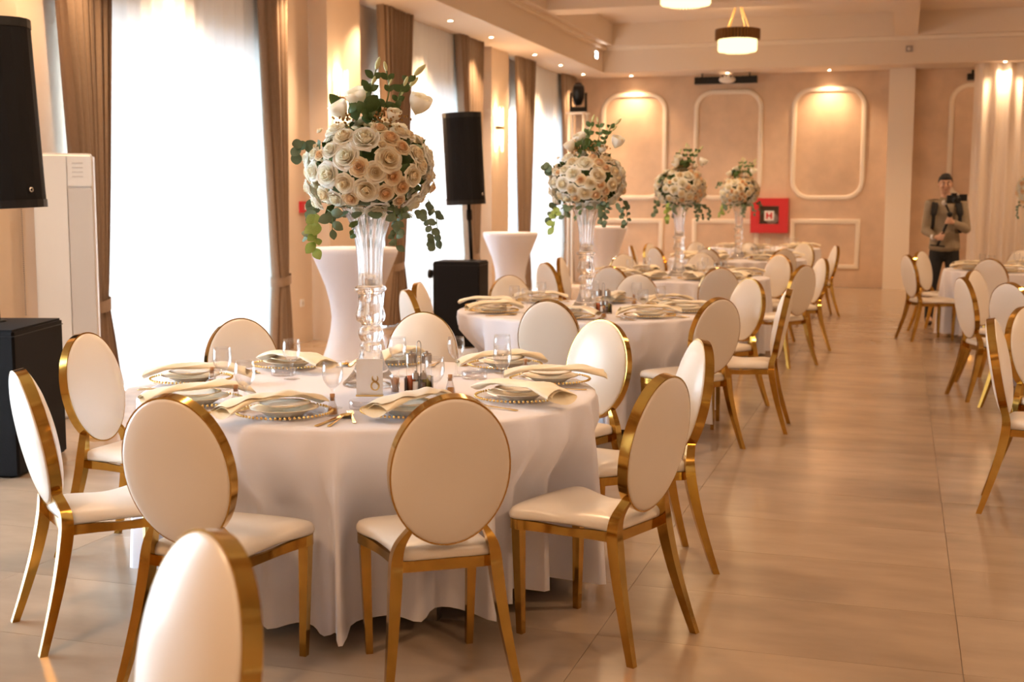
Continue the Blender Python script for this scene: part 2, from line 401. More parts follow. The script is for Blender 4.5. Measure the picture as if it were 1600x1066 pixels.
drape(21.75, 22.6, 22.1, 22.4, .72, 'taupe drape on the far edge of the third window by the room corner', 6)
o = ob('sheer_curtain', sheer_panel(22.12, 1.05, 4.4, .02, ZS, .19, .055, 9, 'curtain_r', 'x', -.02))
tag(o, 'blush sheer curtain hanging behind the photographer, lit by a downlight above', 'curtain')

# ================================================================== LIGHT FITTINGS
ring_me = B().lathe([(.030, -.004), (.045, -.004), (.047, 0), (.047, .004)], 20).me('downlight_ring', 'trim')
lens_me = B().lathe([(.0, -.002), (.030, -.002)], 16).me('downlight_lens', 'glow')
def downlight(x, y, label, group, power, spot=True, blend=.6, size=75):
    e = empty('downlight', (x, y, ZS), label, 'downlight', group)
    ob('ring', ring_me, e); ob('lens', lens_me, e)
    lamp('downlight_lamp', 'SPOT', (x, y, ZS - .02), power, WARM, .03, spot_size=radians(size), spot_blend=blend)
yl = [22.0, 20.45, 18.9, 16.75, 15.1]
nm = ['closest to the back wall', 'second from the back wall', 'third from the back wall', 'fourth from the back wall', 'fifth from the back wall']
for k, y in enumerate(yl): downlight(-5.56, y, 'round recessed downlight in the soffit over the windows, %s' % nm[k], 'downlights over the windows', SPOT_W, size=95, blend=.8)
for y in (13.0, 11.2, 9.4, 7.6, 5.8):   # the row goes on over the windows, above the frame
    lamp('downlight_lamp', 'SPOT', (-5.56, y, ZS - .02), SPOT_W, WARM, .03, spot_size=radians(95), spot_blend=.8)
for x, l in ((-4.79, 'over the panel beside the moving-head light'), (-3.06, 'above the projector'), (-1.30, 'over the panel next to the column'), (1.50, 'over the blush curtain')):
    downlight(x, 22.5 if x < 1 else 21.97, 'round recessed downlight in the back soffit %s' % l, 'downlights along the back wall', FAR_SPOT_W, size=118, blend=.9)

def chandelier(x, y, z, label):
    e = empty('chandelier', (x, y, z), label, 'chandelier', 'crystal chandeliers in the ceiling coffers')
    n = 40; vs = []; fs = []
    b = B()
    for k in range(n):
        a = 2 * pi * k / n; c = (.325 * cos(a), .325 * sin(a))
        b.lathe([(.026, -.02), (.026, .14)], 8, c[0], c[1], 0)
    b.lathe([(.31, -.01), (.31, .13)], 40)
    ob('band', b.me('chandelier_band', 'bronze'), e)
    b = B()
    for k in range(48):
        a = 2 * pi * k / 48; b.lathe([(.002, -.20), (.019, -.18), (.019, .0), (.012, .02)], 6, .285 * cos(a), .285 * sin(a), 0)
    for k in range(30):
        a = 2 * pi * k / 30; b.lathe([(.002, -.225), (.02, -.20), (.02, -.05)], 6, .18 * cos(a), .18 * sin(a), 0)
    s = ob('crystal_skirt', b.me('chandelier_crystals', 'crys'), e); s['kind'] = 'stuff'
    for k in range(4):
        a = pi / 4 + k * pi / 2 + .3; b = B()
        p0 = Vector((.22 * cos(a), .22 * sin(a), .13)); p1 = Vector((.05 * cos(a), .05 * sin(a), ZC - z - .03))
        for q in range(14): b.ball(p0.lerp(p1, q / 13), .011, 6, 4, (1, 1, 1.6))
        ob('chain', b.me('chandelier_chain', 'chain'), e)
    ob('canopy', B().lathe([(.0, ZC - z - .05), (.09, ZC - z - .04), (.10, ZC - z)], 20).me('chandelier_canopy', 'chain'), e)
chandelier(-2.57, 20.0, 4.05, 'round crystal chandelier on four chains, hanging whole in the coffer nearest the back wall')
chandelier(-2.60, 15.3, 4.07, 'round crystal chandelier cut by the upper edge of the photo')
for y in (20, 15.3, 10.6, 5.9, 1.2, -3):
    for x in (-2.58, 2.6):
        lamp('chandelier_lamp', 'SPOT', (x, y, 3.72), CHAND_W, WARM, .22, spot_size=radians(150), spot_blend=.7); lamp('chandelier_uplight', 'POINT', (x, y, 4.32), 5, WARM, .2)

def sconce(y, label):
    e = empty('wall_sconce', (XL + .22, y, 2.6), label, 'wall lamp', 'crystal wall sconces between the windows')
    ob('bracket', B().box(0, -.03, -.09, .03, .03, .09).me('sconce_plate', 'bronze', False), e)
    b = B()
    def f(u, v): a = -pi / 2 + pi * u; return (.03 + .085 * cos(a), .125 * sin(a), -.022 + .044 * v)
    b.grid(f, 16, 1); ob('band', b.me('sconce_band', 'bronze'), e)
    b = B()
    for k in range(9):
        a = -pi / 2 + pi * k / 8; hgt = .20 + .12 * (k % 3) / 2
        c = (.03 + .07 * cos(a), .11 * sin(a))
        b.lathe([(.010, .02), (.011, hgt - .02), (.002, hgt)], 6, c[0], c[1], 0)
        b.lathe([(.002, -.36 + .05 * (k % 3)), (.011, -.32 + .05 * (k % 3)), (.010, -.02)], 6, c[0], c[1], 0)
    s = ob('crystal_rods', b.me('sconce_rods', 'sconcegl'), e); s['kind'] = 'stuff'
    lamp('sconce_lamp', 'POINT', (XL + .36, y - .02, 2.78), 8, WARM, .05); lamp('sconce_lamp', 'POINT', (XL + .36, y - .02, 2.42), 8, WARM, .05)
sconce(12.45, 'lit crystal wall sconce between the first and second windows, behind the roses')
sconce(17.95, 'lit crystal wall sconce between the second and third windows')

# ================================================================== BANQUET CHAIR
TL = radians(11); YC, ZCH = -.255, .70; OA, OB = .186, .238
def ovp(u, v, w): return (u, YC + w * cos(TL) - v * sin(TL), ZCH + v * cos(TL) + w * sin(TL))
b = B(); n = 56; vs = []; fs = []
for k in range(n):
    a = 2 * pi * k / n; c, s = cos(a), sin(a)
    for dr, w in ((0, .019), (0, -.019), (-.010, -.019), (-.010, .019)): vs.append(ovp((OA + dr) * c, (OB + dr) * s, w))
for k in range(n):
    k2 = (k + 1) % n
    for j in range(4): j2 = (j + 1) % 4; fs.append((k * 4 + j, k2 * 4 + j, k2 * 4 + j2, k * 4 + j2))
b.add(vs, fs); RIM = b.me('back_rim', 'gold', False)
vs = []; fs = []; prof = []
for r in (.004, .3, .55, .75, .88, .95, .985): prof.append((r, .020 + .036 * (1 - r ** 3.2)))
prof += [(.995, .012), (.995, -.012)]
for r in (.985, .95, .88, .7, .4, .004): prof.append((r, -.020 - .016 * (1 - r ** 5)))
for r, w in prof:
    for k in range(n): a = 2 * pi * k / n; vs.append(ovp((OA - .003) * r * cos(a), (OB - .003) * r * sin(a), w))
for i in range(len(prof) - 1):
    for k in range(n): k2 = (k + 1) % n; fs.append((i * n + k, i * n + k2, i * n + n + k2, i * n + n + k))
fs.append(tuple(range(n))); fs.append(tuple((len(prof) - 1) * n + k for k in range(n))[::-1])
BACK = mesh('backrest', vs, fs, 'leather')
half = [(0, -.20), (.10, -.20), (.142, -.197), (.150, -.185), (.150, -.12), (.152, -.05), (.160, .02), (.177, .085), (.198, .14), (.208, .175), (.205, .197), (.185, .212), (.12, .222), (0, .226)]
half = [tuple(p)[:2] for p in catmull([(x, y, 0) for x, y in half], 2)]
outl = half + [(-x, y) for x, y in half[-2:0:-1]]
def outline_ring(s, z, sag=0): return [(x * s, .01 + (y - .01) * s, z - sag * (1 if abs(x) > .12 and -.1 < y < .1 else 0)) for x, y in outl]
rings = [(.955, .412), (.99, .416), (1.0, .426), (.995, .438), (.965, .449), (.90, .457), (.72, .465), (.4, .469), (.05, .470)]
vs = []; fs = []; N = len(outl)
for s, z in rings:
    for x, y, zz in outline_ring(s, z):
        zz += .012 * max(0, (y - .02) / .2) * 0 - .010 * math.exp(-((y - .0) / .09) ** 2) * (1 if s < 1.1 else 0) * (z > .42)
        vs.append((x, y, zz))
for i in range(len(rings) - 1):
    for k in range(N): k2 = (k + 1) % N; fs.append((i * N + k, i * N + k2, i * N + N + k2, i * N + N + k))
fs.append(tuple(range(N))[::-1]); fs.append(tuple((len(rings) - 1) * N + k for k in range(N)))
SEAT = mesh('seat', vs, fs, 'leather')
vs = []; fs = []
for s, zt in ((.985, 1), (.985, 0), (.90, 0), (.90, 1)):
    for x, y in outl:
        dip = .012 * math.exp(-((y - .0) / .10) ** 2) * (abs(x) > .1)
        vs.append((x * s, .01 + (y - .01) * s, (.413 - dip if zt else .378 - dip * .4)))
for i in range(4):
    i2 = (i + 1) % 4
    for k in range(N): k2 = (k + 1) % N; fs.append((i * N + k, i * N + k2, i2 * N + k2, i2 * N + k))
RAIL = mesh('seat_frame', vs, fs, 'gold', False)
def rear_leg(sx):
    P = catmull([(sx * .205, -.305, 0), (sx * .187, -.268, .12), (sx * .170, -.232, .25), (sx * .158, -.207, .37), (sx * .153, -.201, .43), (sx * .140, -.205, .475), (sx * .110, -.222, .525)], 4)
    S = catmull([(.023, .026, 0), (.028, .031, 0), (.034, .037, 0), (.038, .042, 0), (.035, .040, 0), (.029, .036, 0), (.016, .034, 0)], 4)
    return B().rect_sweep(P, [(s.x, s.y) for s in S]).me('rear_leg', 'gold', False)
def front_leg(sx):
    P = [(sx * .172, .172, 0), (sx * .178, .174, .2), (sx * .183, .176, .40)]
    return B().rect_sweep(P, [(.023, .023), (.029, .029), (.036, .036)]).me('front_leg', 'gold', False)
LEGS = [rear_leg(-1), rear_leg(1), front_leg(-1), front_leg(1)]
for q in LEGS + [RIM, RAIL]:
    q.polygons.foreach_set('use_smooth', [True] * len(q.polygons)); q.set_sharp_from_angle(angle=radians(38))
CHAIR_PARTS = [('backrest', BACK), ('back_rim', RIM), ('seat', SEAT), ('seat_frame', RAIL)] + [('leg', l) for l in LEGS]
used_sector = {}; SEATS = {}
SECT = {0: 'aisle side', 30: 'aisle side toward back wall', 60: 'back side toward aisle', 90: 'back side', 120: 'back side toward windows',
        150: 'window side toward back wall', 180: 'window side', -150: 'window side toward camera', -120: 'camera side toward windows', -90: 'camera side',
        -60: 'camera side toward aisle', -30: 'aisle side toward camera'}
SECT_R = {0: 'curtain side', 30: 'curtain side toward back wall', 60: 'back side toward curtain', 90: 'back side', 120: 'back side toward aisle',
          150: 'aisle side toward back wall', 180: 'aisle side', -150: 'aisle side toward camera', -120: 'camera side toward aisle', -90: 'camera side',
          -60: 'camera side toward curtain', -30: 'curtain side toward camera'}
def sector(kind, table, ang):
    a = degrees(ang); tried = sorted(SECT, key=lambda s: abs((a - s + 180) % 360 - 180))
    for s in tried:
        if (kind, table, s) not in used_sector:
            used_sector[(kind, table, s)] = 1; return (SECT_R if 'across' in table else SECT)[s]
def chair(topx, topy, tc, table, turn=0, label=None):
    d = Vector((tc[0] - topx, tc[1] - topy)); d.normalize()
    ang = atan2(d.y, d.x) + radians(turn); d = Vector((cos(ang), sin(ang)))
    pos = (topx + .30 * d.x, topy + .30 * d.y, 0)
    SEATS.setdefault(tc, []).append((pos[0], pos[1], d.x, d.y))
    lab = label or 'white oval chair with gold frame, %s, %s' % (sector('chair', table, atan2(topy - tc[1], topx - tc[0])), table)
    e = empty('banquet_chair', pos, lab, 'chair', 'oval-back banquet chairs', ang - pi / 2)
    for nme, me in CHAIR_PARTS: ob(nme, me, e)
    return e

T1, T2, T3, T4, T5 = (-1.99, 4.48), (-2.05, 8.27), (-2.12, 12.4), (-2.08, 16.6), (-2.15, 20.75)
R1, R2, R3 = (1.35, 14.8), (1.72, 10.5), (1.75, 6.35)
TN = {T1: 'number 8 table', T2: 'second window table', T3: 'third window table', T4: 'fourth window table', T5: 'fifth window table',
      R1: 'far table across aisle', R2: 'middle table across aisle', R3: 'near table across aisle'}
CH = {T1: [(-2.82, 3.45), (-3.35, 4.51), (-2.03, 3.12), (-1.24, 3.38), (-.72, 4.01), (-1.35, 5.80), (-.77, 5.10), (-2.34, 5.94), (-3.06, 5.32)],
      T2: [(-1.95, 6.92), (-3.05, 7.44), (-3.25, 8.13), (-2.90, 9.15), (-1.98, 9.65), (-1.02, 7.39), (-1.06, 9.36), (-.69, 8.32)],
      T3: [(-2.46, 10.74), (-1.50, 10.85), (-3.19, 11.22), (-3.35, 12.32), (-2.91, 13.32), (-2.14, 13.97), (-.83, 11.56), (-.76, 13.1), (-1.25, 13.75)],
      T4: [(-2.30, 15.4), (-1.37, 15.5), (-2.99, 15.57), (-3.35, 17.01), (-3.42, 16.16), (-1.3, 17.9), (-.82, 17.0), (-2.83, 17.9), (-2.09, 17.95)],
      R1: [(.06, 14.23), (.21, 15.43), (.86, 13.53), (1.39, 16.2)],
      R2: [(.45, 10.06), (.58, 11.15), (.74, 9.5)],
      R3: [(.43, 6.50), (.66, 7.34)]}
for t, lst in CH.items():
    for (x, y) in lst: chair(x, y, t, TN[t])
chair(-1.11, 1.84, (-2.0, .4), '', 0, 'white oval-back gold chair standing alone before the number 8 table, cut by the lower edge')
chair(.385, 3.60, (1.6, 3.2), '', 0, 'blurred white chair edge at the edge of the frame beyond the aisle')

# ================================================================== TABLES AND CLOTHS
def tablecloth(c, R, seed, label, zt=.76, seats=()):
    r = random.Random(seed); nf = 26; fold = []
    a = 0
    angs = [2 * pi * (k + r.uniform(-.28, .28)) / nf for k in range(nf)]; amps = [r.uniform(.55, 1.2) for _ in range(nf)]
    n = 240
    def fo(t):
        s = 0
        for A, m in zip(angs, amps):
            d = (t - A + pi) % (2 * pi) - pi; s += m * math.exp(-(d / .058) ** 2) * (1 + .25 * sin(d * 30))
        return s
    F = [min(1.15, fo(2 * pi * k / n)) for k in range(n)]; H = [.055 + .022 * sin(3 * 2 * pi * k / n + seed) + .012 * (1 - min(1, F[k])) for k in range(n)]
    rows = [(.02, 0), (.3, 0), (.6, 0), (.9, 0), (.97, 0), (1.0, 0)]
    vs = []; fs = []
    for s, _ in rows[:5]:
        for k in range(n): a = 2 * pi * k / n; vs.append((R * s * cos(a), R * s * sin(a), zt))
    drop = [0.004, .012, .03, .08, .16, .26, .38, .5, .62, .74, .87, 1.0]
    for j, s in enumerate(drop):
        for k in range(n):
            a = 2 * pi * k / n
            rr = R * (.992 if j == 0 else 1.0) + (s ** .6) * (.088 * F[k] - .026) * (1 if s > .02 else 0)
            tw = .03 * s * sin(5 * a + seed)
            vx, vy, vz = rr * cos(a + tw), rr * sin(a + tw), zt - .001 - (zt - H[k]) * s
            for (px, py, dx, dy) in seats:      # seats pushed against the cloth press it in
                qx, qy = vx + c[0] - px, vy + c[1] - py; ly = qx * dx + qy * dy; lx = abs(-qx * dy + qy * dx)
                pu = .25 + .10 * (1 - min(1.1, F[k])) * min(1, s * 1.6) - ly
                if 0 < pu < .45 and lx < .285 and vz < .68:
                    k2 = min(1, (.285 - lx) / .075) * (lambda q: q * q * (3 - 2 * q))(min(1, (.68 - vz) / .21)); vx += dx * pu * k2; vy += dy * pu * k2
            vs.append((vx, vy, vz))
    tot = 5 + len(drop)
    for i in range(tot - 1):
        for k in range(n): k2 = (k + 1) % n; fs.append((i * n + k, i * n + k2, i * n + n + k2, i * n + n + k))
    fs.append(tuple(range(n)))
    o = ob('tablecloth', mesh('tablecloth', vs, fs, 'cloth'), None, (c[0], c[1], 0)); tag(o, label, 'tablecloth', 'white round tablecloths')
TT = B().lathe([(.0, .725), (.88, .725), (.885, .74), (.88, .754), (.0, .754)], 48).me('tabletop', 'wood')
TLEG = B().rect_sweep([(0, 0, 0), (0, 0, .726)], [(.05, .05), (.05, .05)]).me('table_leg', 'steel', False)
def table(c, seed, nm):
    seats = SEATS.get(c, [])
    e = empty('round_table', (c[0], c[1], 0), 'round banquet table under the white cloth, the %s' % nm, 'table', 'round banquet tables')
    ob('tabletop', TT, e)
    for sx in (-.42, .42):
        for sy in (-.42, .42): ob('leg', TLEG, e, (sx, sy, 0))
    tablecloth(c, .893, seed, 'white floor-length cloth draped over the %s' % nm, .76, seats)
for k, t in enumerate((T1, T2, T3, T4, T5, R1, R2, R3)): table(t, 3 + k, TN[t])

# ================================================================== TABLEWARE
ZT = .761
CHG = B().lathe([(.0, .004), (.10, .004), (.115, .007), (.150, .016), (.163, .019), (.163, .022), (.150, .020), (.113, .011), (.098, .008), (.0, .008)], 40).me('charger_dish', 'chargerg')
b = B()
for k in range(64): a = 2 * pi * k / 64; b.ball((.163 * cos(a), .163 * sin(a), .022), .0052, 6, 4)
BEAD = b.me('beaded_rim', 'goldcut')
SOUP = B().lathe([(.0, .0), (.060, .0), (.066, .004), (.095, .021), (.117, .026), (.118, .0275), (.095, .0245), (.062, .008), (.0, .006)], 36).me('soup_plate', 'bone')
SIDE = B().lathe([(.0, .0), (.048, .0), (.055, .004), (.088, .013), (.089, .0145), (.054, .007), (.0, .005)], 36).me('side_plate', 'white')
SIDER = B().lathe([(.0865, .0140), (.0895, .0150), (.0865, .0152)], 36).me('gold_edge', 'goldcut')
def wine_glass():
    o = [(.0, .0), (.033, .0), (.034, .002), (.02, .005), (.006, .009), (.0045, .03), (.0045, .06), (.008, .070), (.022, .082), (.033, .100), (.0375, .120), (.0365, .145), (.0335, .168)]
    i = [(.0325, .168), (.0355, .145), (.0365, .120), (.032, .101), (.021, .0845), (.008, .0745), (.0, .073)]
    return B().lathe(o + i, 28).me('wine_glass', 'wineg')
WG = wine_glass()
def napkin(seed, flare=1.0):
    r = random.Random(seed); L = .205; ns = 26; nc = 24; ph = r.uniform(0, 6)
    def f(u, v):
        s = 2 * u - 1; sp = v * 2.6 * pi; rr = 1 - .38 * v; e2 = max(0, s) ** 2 * flare
        w = .056 + .018 * e2 + .006 * sin(3 * s + ph); h = .011 + .012 * e2 + .004 * max(0, -s) ** 2
        zc = .064 - .030 * max(0, (abs(s) - .42) / .58) ** 1.5
        bend = .030 * sin(1.5 * s + ph); a = sp + .5 + .8 * s
        return (L * s - .012 * e2 * sin(a), bend + w * rr * cos(a), zc + h * rr * sin(a) + .003 * sin(9 * s + 3 * a))
    return B().grid(f, ns, nc).me('napkin', 'napkin')
NAP = [napkin(k, .7 + .3 * k) for k in range(3)]
def spoon():
    b = B()
    def f(u, v):
        a = 2 * pi * u; r = v; return (.020 * r * cos(a), .075 + .030 * r * sin(a), .003 + .009 * r * r)
    b.grid(f, 16, 5); b.rect_sweep([(0, .048, .009), (0, .035, .008), (0, -.04, .006), (0, -.09, .003), (0, -.098, .003)][::-1], [(.006, .003), (.011, .003), (.007, .003), (.005, .003), (.005, .003)])
    return mesh('spoon', [(x, y, z) for x, y, z in b.v], b.f, 'goldcut')
def sweep_flat(b, pts):   # (y, z, width)
    vs = []; fs = []
    for y, z, w in pts: vs += [(-w / 2, y, z), (w / 2, y, z), (w / 2, y, z + .003), (-w / 2, y, z + .003)]
    for i in range(len(pts) - 1):
        for k in range(4): k2 = (k + 1) % 4; fs.append((i * 4 + k, i * 4 + k2, i * 4 + 4 + k2, i * 4 + 4 + k))
    fs.append((3, 2, 1, 0)); e = len(pts) * 4 - 4; fs.append((e, e + 1, e + 2, e + 3)); return b.add(vs, fs)
b = B()
def _bowl(u, v): a = 2 * pi * u; return (.021 * v * cos(a), .075 + .030 * v * sin(a), .002 + .010 * v * v)
b.grid(_bowl, 16, 5); sweep_flat(b, [(-.10, .001, .010), (-.09, .001, .012), (-.03, .004, .007), (.03, .008, .005), (.05, .010, .007)]); SPOON = b.me('spoon', 'goldcut')
b = B(); sweep_flat(b, [(-.10, .001, .010), (-.09, .001, .012), (-.03, .004, .007), (.03, .006, .006), (.045, .006, .020), (.055, .007, .024)])
for k in range(4):
    x = -.0098 + .0065 * k; b.box(x - .0014, .055, .007, x + .0014, .10, .010)
FORK = b.me('fork', 'goldcut', False)
b = B(); sweep_flat(b, [(-.11, .001, .011), (-.10, .001, .014), (-.01, .002, .012), (.0, .002, .010), (.02, .002, .017), (.09, .002, .016), (.11, .002, .006)]); KNIFE = b.me('knife', 'goldcut', False)
BOT = B().lathe([(.0, .0), (.020, .0), (.0215, .004), (.0165, .03), (.011, .048), (.010, .058), (.0125, .061), (.0125, .064), (.0085, .064), (.0085, .05), (.014, .03), (.018, .006), (.0, .004)], 18).me('bottle_body', 'glass')
BCORK = B().lathe([(.0, .052), (.0078, .052), (.0088, .076), (.0, .076)], 12).me('cork', 'cork')
BLIQ = B().lathe([(.0, .005), (.017, .005), (.0145, .026), (.0, .026)], 14).me('liquor', 'amber')
ASH = B().lathe([(.0, .0), (.050, .0), (.053, .003), (.054, .030), (.050, .032), (.044, .030), (.042, .010), (.0, .008)], 28, rib=lambda a, i: 1 - .05 * (i in (3, 4, 5)) * (abs(sin(1.5 * a)) < .25)).me('ashtray', 'glass')

def item(name, me, loc, rz, label, cat, group): return tag(ob(name, me, None, loc, rz), label, cat, group)
def setting(tc, ang, r, nm, nap_ang, detail, glass_pos=None, bottle=False, seed=0, napoff=(0, 0), cut=True):
    c = (tc[0] + r * cos(ang), tc[1] + r * sin(ang)); where = '%s, %s' % (sector('set', nm, ang), nm)
    out = Vector((cos(ang), sin(ang))); right = Vector((-out.y, out.x))     # diner looks inward: right hand side
    e = empty('charger_plate', (c[0], c[1], ZT), 'clear charger plate with beaded gold rim, %s' % where, 'plate', 'glass charger plates')
    ob('dish', CHG, e); ob('beaded_rim', BEAD, e)
    item('soup_plate', SOUP, (c[0], c[1], ZT + .0085), 0, 'ivory deep plate on the charger, %s' % where, 'plate', 'ivory deep plates')
    e = empty('side_plate', (c[0], c[1], ZT + .0365), 'small gold-edged plate topping the stack, %s' % where, 'plate', 'small white plates')
    ob('plate', SIDE, e); ob('gold_edge', SIDER, e)
    item('napkin', NAP[seed % 3], (c[0] + napoff[0], c[1] + napoff[1], ZT + .008), nap_ang, 'rolled ivory napkin over the plates, %s' % where, 'napkin', 'rolled ivory napkins')
    g = glass_pos or tuple(Vector(c) - out * .20 + right * .10)
    item('wine_glass', WG, (g[0], g[1], ZT), 0, 'empty stemmed wine glass, %s' % where, 'glass', 'stemmed wine glasses')
    if detail and cut:
        a = ang - pi / 2 + pi
        p = Vector(c) + right * .215 + out * .02; item('spoon', SPOON, (p.x, p.y, ZT), a + .12, 'gold spoon beside the plate, %s' % where, 'spoon', 'gold spoons')
        p = Vector(c) + right * .186 + out * .02; item('knife', KNIFE, (p.x, p.y, ZT), a, 'gold knife beside the plate, %s' % where, 'knife', 'gold knives')
        p = Vector(c) - right * .195; item('fork', FORK, (p.x, p.y, ZT), a - .1, 'gold fork beside the plate, %s' % where, 'fork', 'gold forks')
    if bottle:
        p = bottle if isinstance(bottle, tuple) else tuple(Vector(c) - out * .15 + right * .20)
        e = empty('favour_bottle', (p[0], p[1], ZT), 'tiny corked bottle of amber spirit, %s' % where, 'bottle', 'corked favour bottles')
        ob('glass', BOT, e); ob('cork', BCORK, e); ob('spirit', BLIQ, e)
nm = TN[T1]
S1 = [  # angle, r, napkin angle, glass, bottle, napkin offset
    (-91, .70, -118, (-1.925, 4.0), (-1.86, 3.86), (-.03, -.03)), (-55, .66, 250, (-1.625, 4.235), None, (.0, .03)),
    (-10, .66, -32, (-1.50, 4.66), (-1.64, 4.44), (.02, -.04)), (29, .73, 14, (-1.63, 5.06), (-1.50, 4.98), (.03, -.03)),
    (66, .80, 38, (-1.79, 4.92), None, (.0, -.06)), (106, .72, 80, (-2.02, 4.83), None, (.02, -.03)),
    (143, .73, -24, (-2.41, 4.62), None, (.05, -.04)), (-173, .76, 20, (-2.53, 4.27), (-2.62, 4.34), (.04, -.02)), (-127, .72, 50, (-2.235, 3.925), (-2.285, 3.945), (-.0, .0))]
for k, (a, r, na, g, bt, no) in enumerate(S1):
    setting(T1, radians(a), r, nm, radians(na), True, g, bt or False, k, no)
for t, full in ((T2, True), (T3, False), (T4, False), (R1, False), (R2, False), (R3, False), (T5, False)):
    rr = random.Random(int(t[1] * 10)); nm = TN[t]
    angs = [degrees(atan2(y - t[1], x - t[0])) for x, y in CH.get(t, [])] if t in CH else [-140, -90, -45, 0, 40]
    for k, a in enumerate(angs):
        gap = min([abs((a - q + 180) % 360 - 180) for q in angs if q != a]); na = rr.uniform(-.35, .45) + (pi if rr.random() < .5 else 0)
        if gap < 41: na = radians(a) + rr.uniform(-.1, .1) + pi
        setting(t, radians(a), .69, nm, na, full, None, full and k % 2 == 0, k)
# ashtrays, toothpicks, card, cruet
for (x, y), l in (((-1.815, 4.025), 'clear glass ashtray before the card numbered 8'), ((-2.495, 4.71), 'clear glass ashtray on the window half of the number 8 table'), ((-1.69, 4.87), 'clear glass ashtray on the back half of the number 8 table'), ((-1.62, 7.62), 'clear glass ashtray on the second window table')):
    item('ashtray', ASH, (x, y, ZT), .4, l, 'ashtray', 'glass ashtrays')
def shaker(e, x, y, r, h, fill, fl, cap_h):
    q = B().lathe([(.0, .004), (r, .004), (r, h), (r * .9, h + .004)], 18, x, y).me('cruet_jar', 'wineg'); o = ob('jar', q, e)
    ob('contents', B().lathe([(.0, .006), (r * .88, .006), (r * .88, h * fl), (.0, h * fl)], 16, x, y).me('cruet_fill', fill), e)
    ob('cap', B().lathe([(r * 1.04, h - .004), (r * 1.06, h + cap_h * .75), (r * .9, h + cap_h), (.3 * r, h + cap_h), (.28 * r, h + cap_h + .006), (.0, h + cap_h + .006)], 18, x, y).me('cruet_cap', 'steel'), e)
def cruet(x, y, rz, label):
    e = empty('cruet_set', (x, y, ZT), label, 'cruet set', 'cruet sets with wire handles', rz); e.scale = (1, 1, 1.38)
    b = B(); b.box(-.055, -.042, 0, .055, .036, .005); b.box(-.055, .030, 0, .055, .034, .045); b.box(-.055, -.040, 0, -.052, .034, .045); b.box(.052, -.040, 0, .055, .034, .045)
    ob('tray', b.me('cruet_tray', 'steel', False), e)
    pts = [(-.008, 0, .004), (-.008, 0, .135)] + [(.008 * -cos(a), 0, .135 + .012 * sin(a)) for a in [pi * k / 6 for k in range(1, 6)]] + [(.008, 0, .135), (.008, 0, .004)]
    ob('handle', B().tube(pts, .0018, 6).me('cruet_handle', 'steel'), e)
    shaker(e, -.030, .008, .019, .088, 'vinegar', .55, .024); shaker(e, .030, .008, .019, .088, 'oil', .55, .024)
    shaker(e, -.012, -.026, .0125, .046, 'salt', .75, .014); shaker(e, .018, -.026, .0125, .046, 'pepper', .7, .014)
cruet(-1.765, 4.43, .33, 'steel cruet set with wire handle beside the card numbered 8')
cruet(-1.885, 8.05, .33, 'steel cruet set with wire handle on the second window table')
cruet(-1.70, 12.2, .33, 'steel cruet set with wire handle on the third window table')
cruet(-1.83, 16.4, .33, 'steel cruet set with wire handle on the fourth window table')
e = empty('toothpick_holder', (-1.852, 4.40, ZT), 'small glass of toothpicks beside the cruet set', 'toothpicks')
ob('cup', B().lathe([(.0, .0), (.0165, .0), (.018, .036), (.0165, .036), (.015, .004), (.0, .004)], 16).me('toothpick_cup', 'wineg'), e)
b = B()
for k in range(46):
    a = k * 2.4; r = .013 * sqrt(k / 46); t = rnd.uniform(.9, 1.6)
    b.tube([(r * cos(a), r * sin(a), .004), (r * t * cos(a), r * t * sin(a), .058 + rnd.uniform(-.004, .006))], .0011, 4)
s = ob('toothpicks', b.me('toothpicks', 'wood'), e); s['kind'] = 'stuff'
# card with a stylised 8
e = empty('table_card', (-1.915, 4.300, ZT), 'frosted table card with a gold 8 before the crystal vase', 'card', None, .33)
ob('panel', B().box(-.050, -.002, .003, .050, .002, .142).me('card_panel', 'acrylic', False), e)
ob('base_strip', B().box(-.052, -.012, 0, .052, .006, .005).me('card_base', 'goldcut', False), e)
b = B()
def ribbon(pts, ws, y=-.0035):
    n = len(pts); vs = []; fs = []
    for k in range(n):
        p, q = pts[max(k - 1, 0)], pts[min(k + 1, n - 1)]; tx, tz = q[0] - p[0], q[1] - p[1]; L = sqrt(tx * tx + tz * tz) or 1
        nx, nz = -tz / L, tx / L; w = ws[k] / 2
        for sgn in (1, -1):
            for yy in (y, y + .0016): vs.append((pts[k][0] + sgn * nx * w, yy, pts[k][1] + sgn * nz * w))
    for k in range(n - 1):
        a = k * 4; c = a + 4
        fs += [(a, a + 2, c + 2, c), (a + 1, c + 1, c + 3, a + 3), (a, c, c + 1, a + 1), (a + 2, a + 3, c + 3, c + 2)]
    b.add(vs, fs)
cx, z0 = .021, .022
low = []; lw = []
for k in range(33):
    t = 2 * pi * k / 32; low.append((cx + .0145 * cos(t), z0 + .017 + .016 * sin(t))); lw.append(.0035 + .003 * abs(cos(t)))
ribbon(low, lw)
up = []; uw = []
for k in range(29):
    t = pi / 2 + .75 + (2 * pi - 1.5) * k / 28; up.append((cx + .0105 * cos(t), z0 + .046 + .0125 * sin(t))); uw.append(.0022 + .0045 * max(0, sin(pi * k / 28)) * (abs(cos(t)) ** 1.0))
ribbon(up, uw)
p = catmull([(cx - .0105, z0 + .049, 0), (cx - .006, z0 + .038, 0), (cx + .006, z0 + .030, 0), (cx + .0125, z0 + .020, 0)], 4); p = [tuple(q)[:2] for q in p]
ribbon(p, [.003 + .005 * sin(pi * k / (len(p) - 1)) for k in range(len(p))])
ob('numeral', b.me('numeral_eight', 'goldcut', False), e)

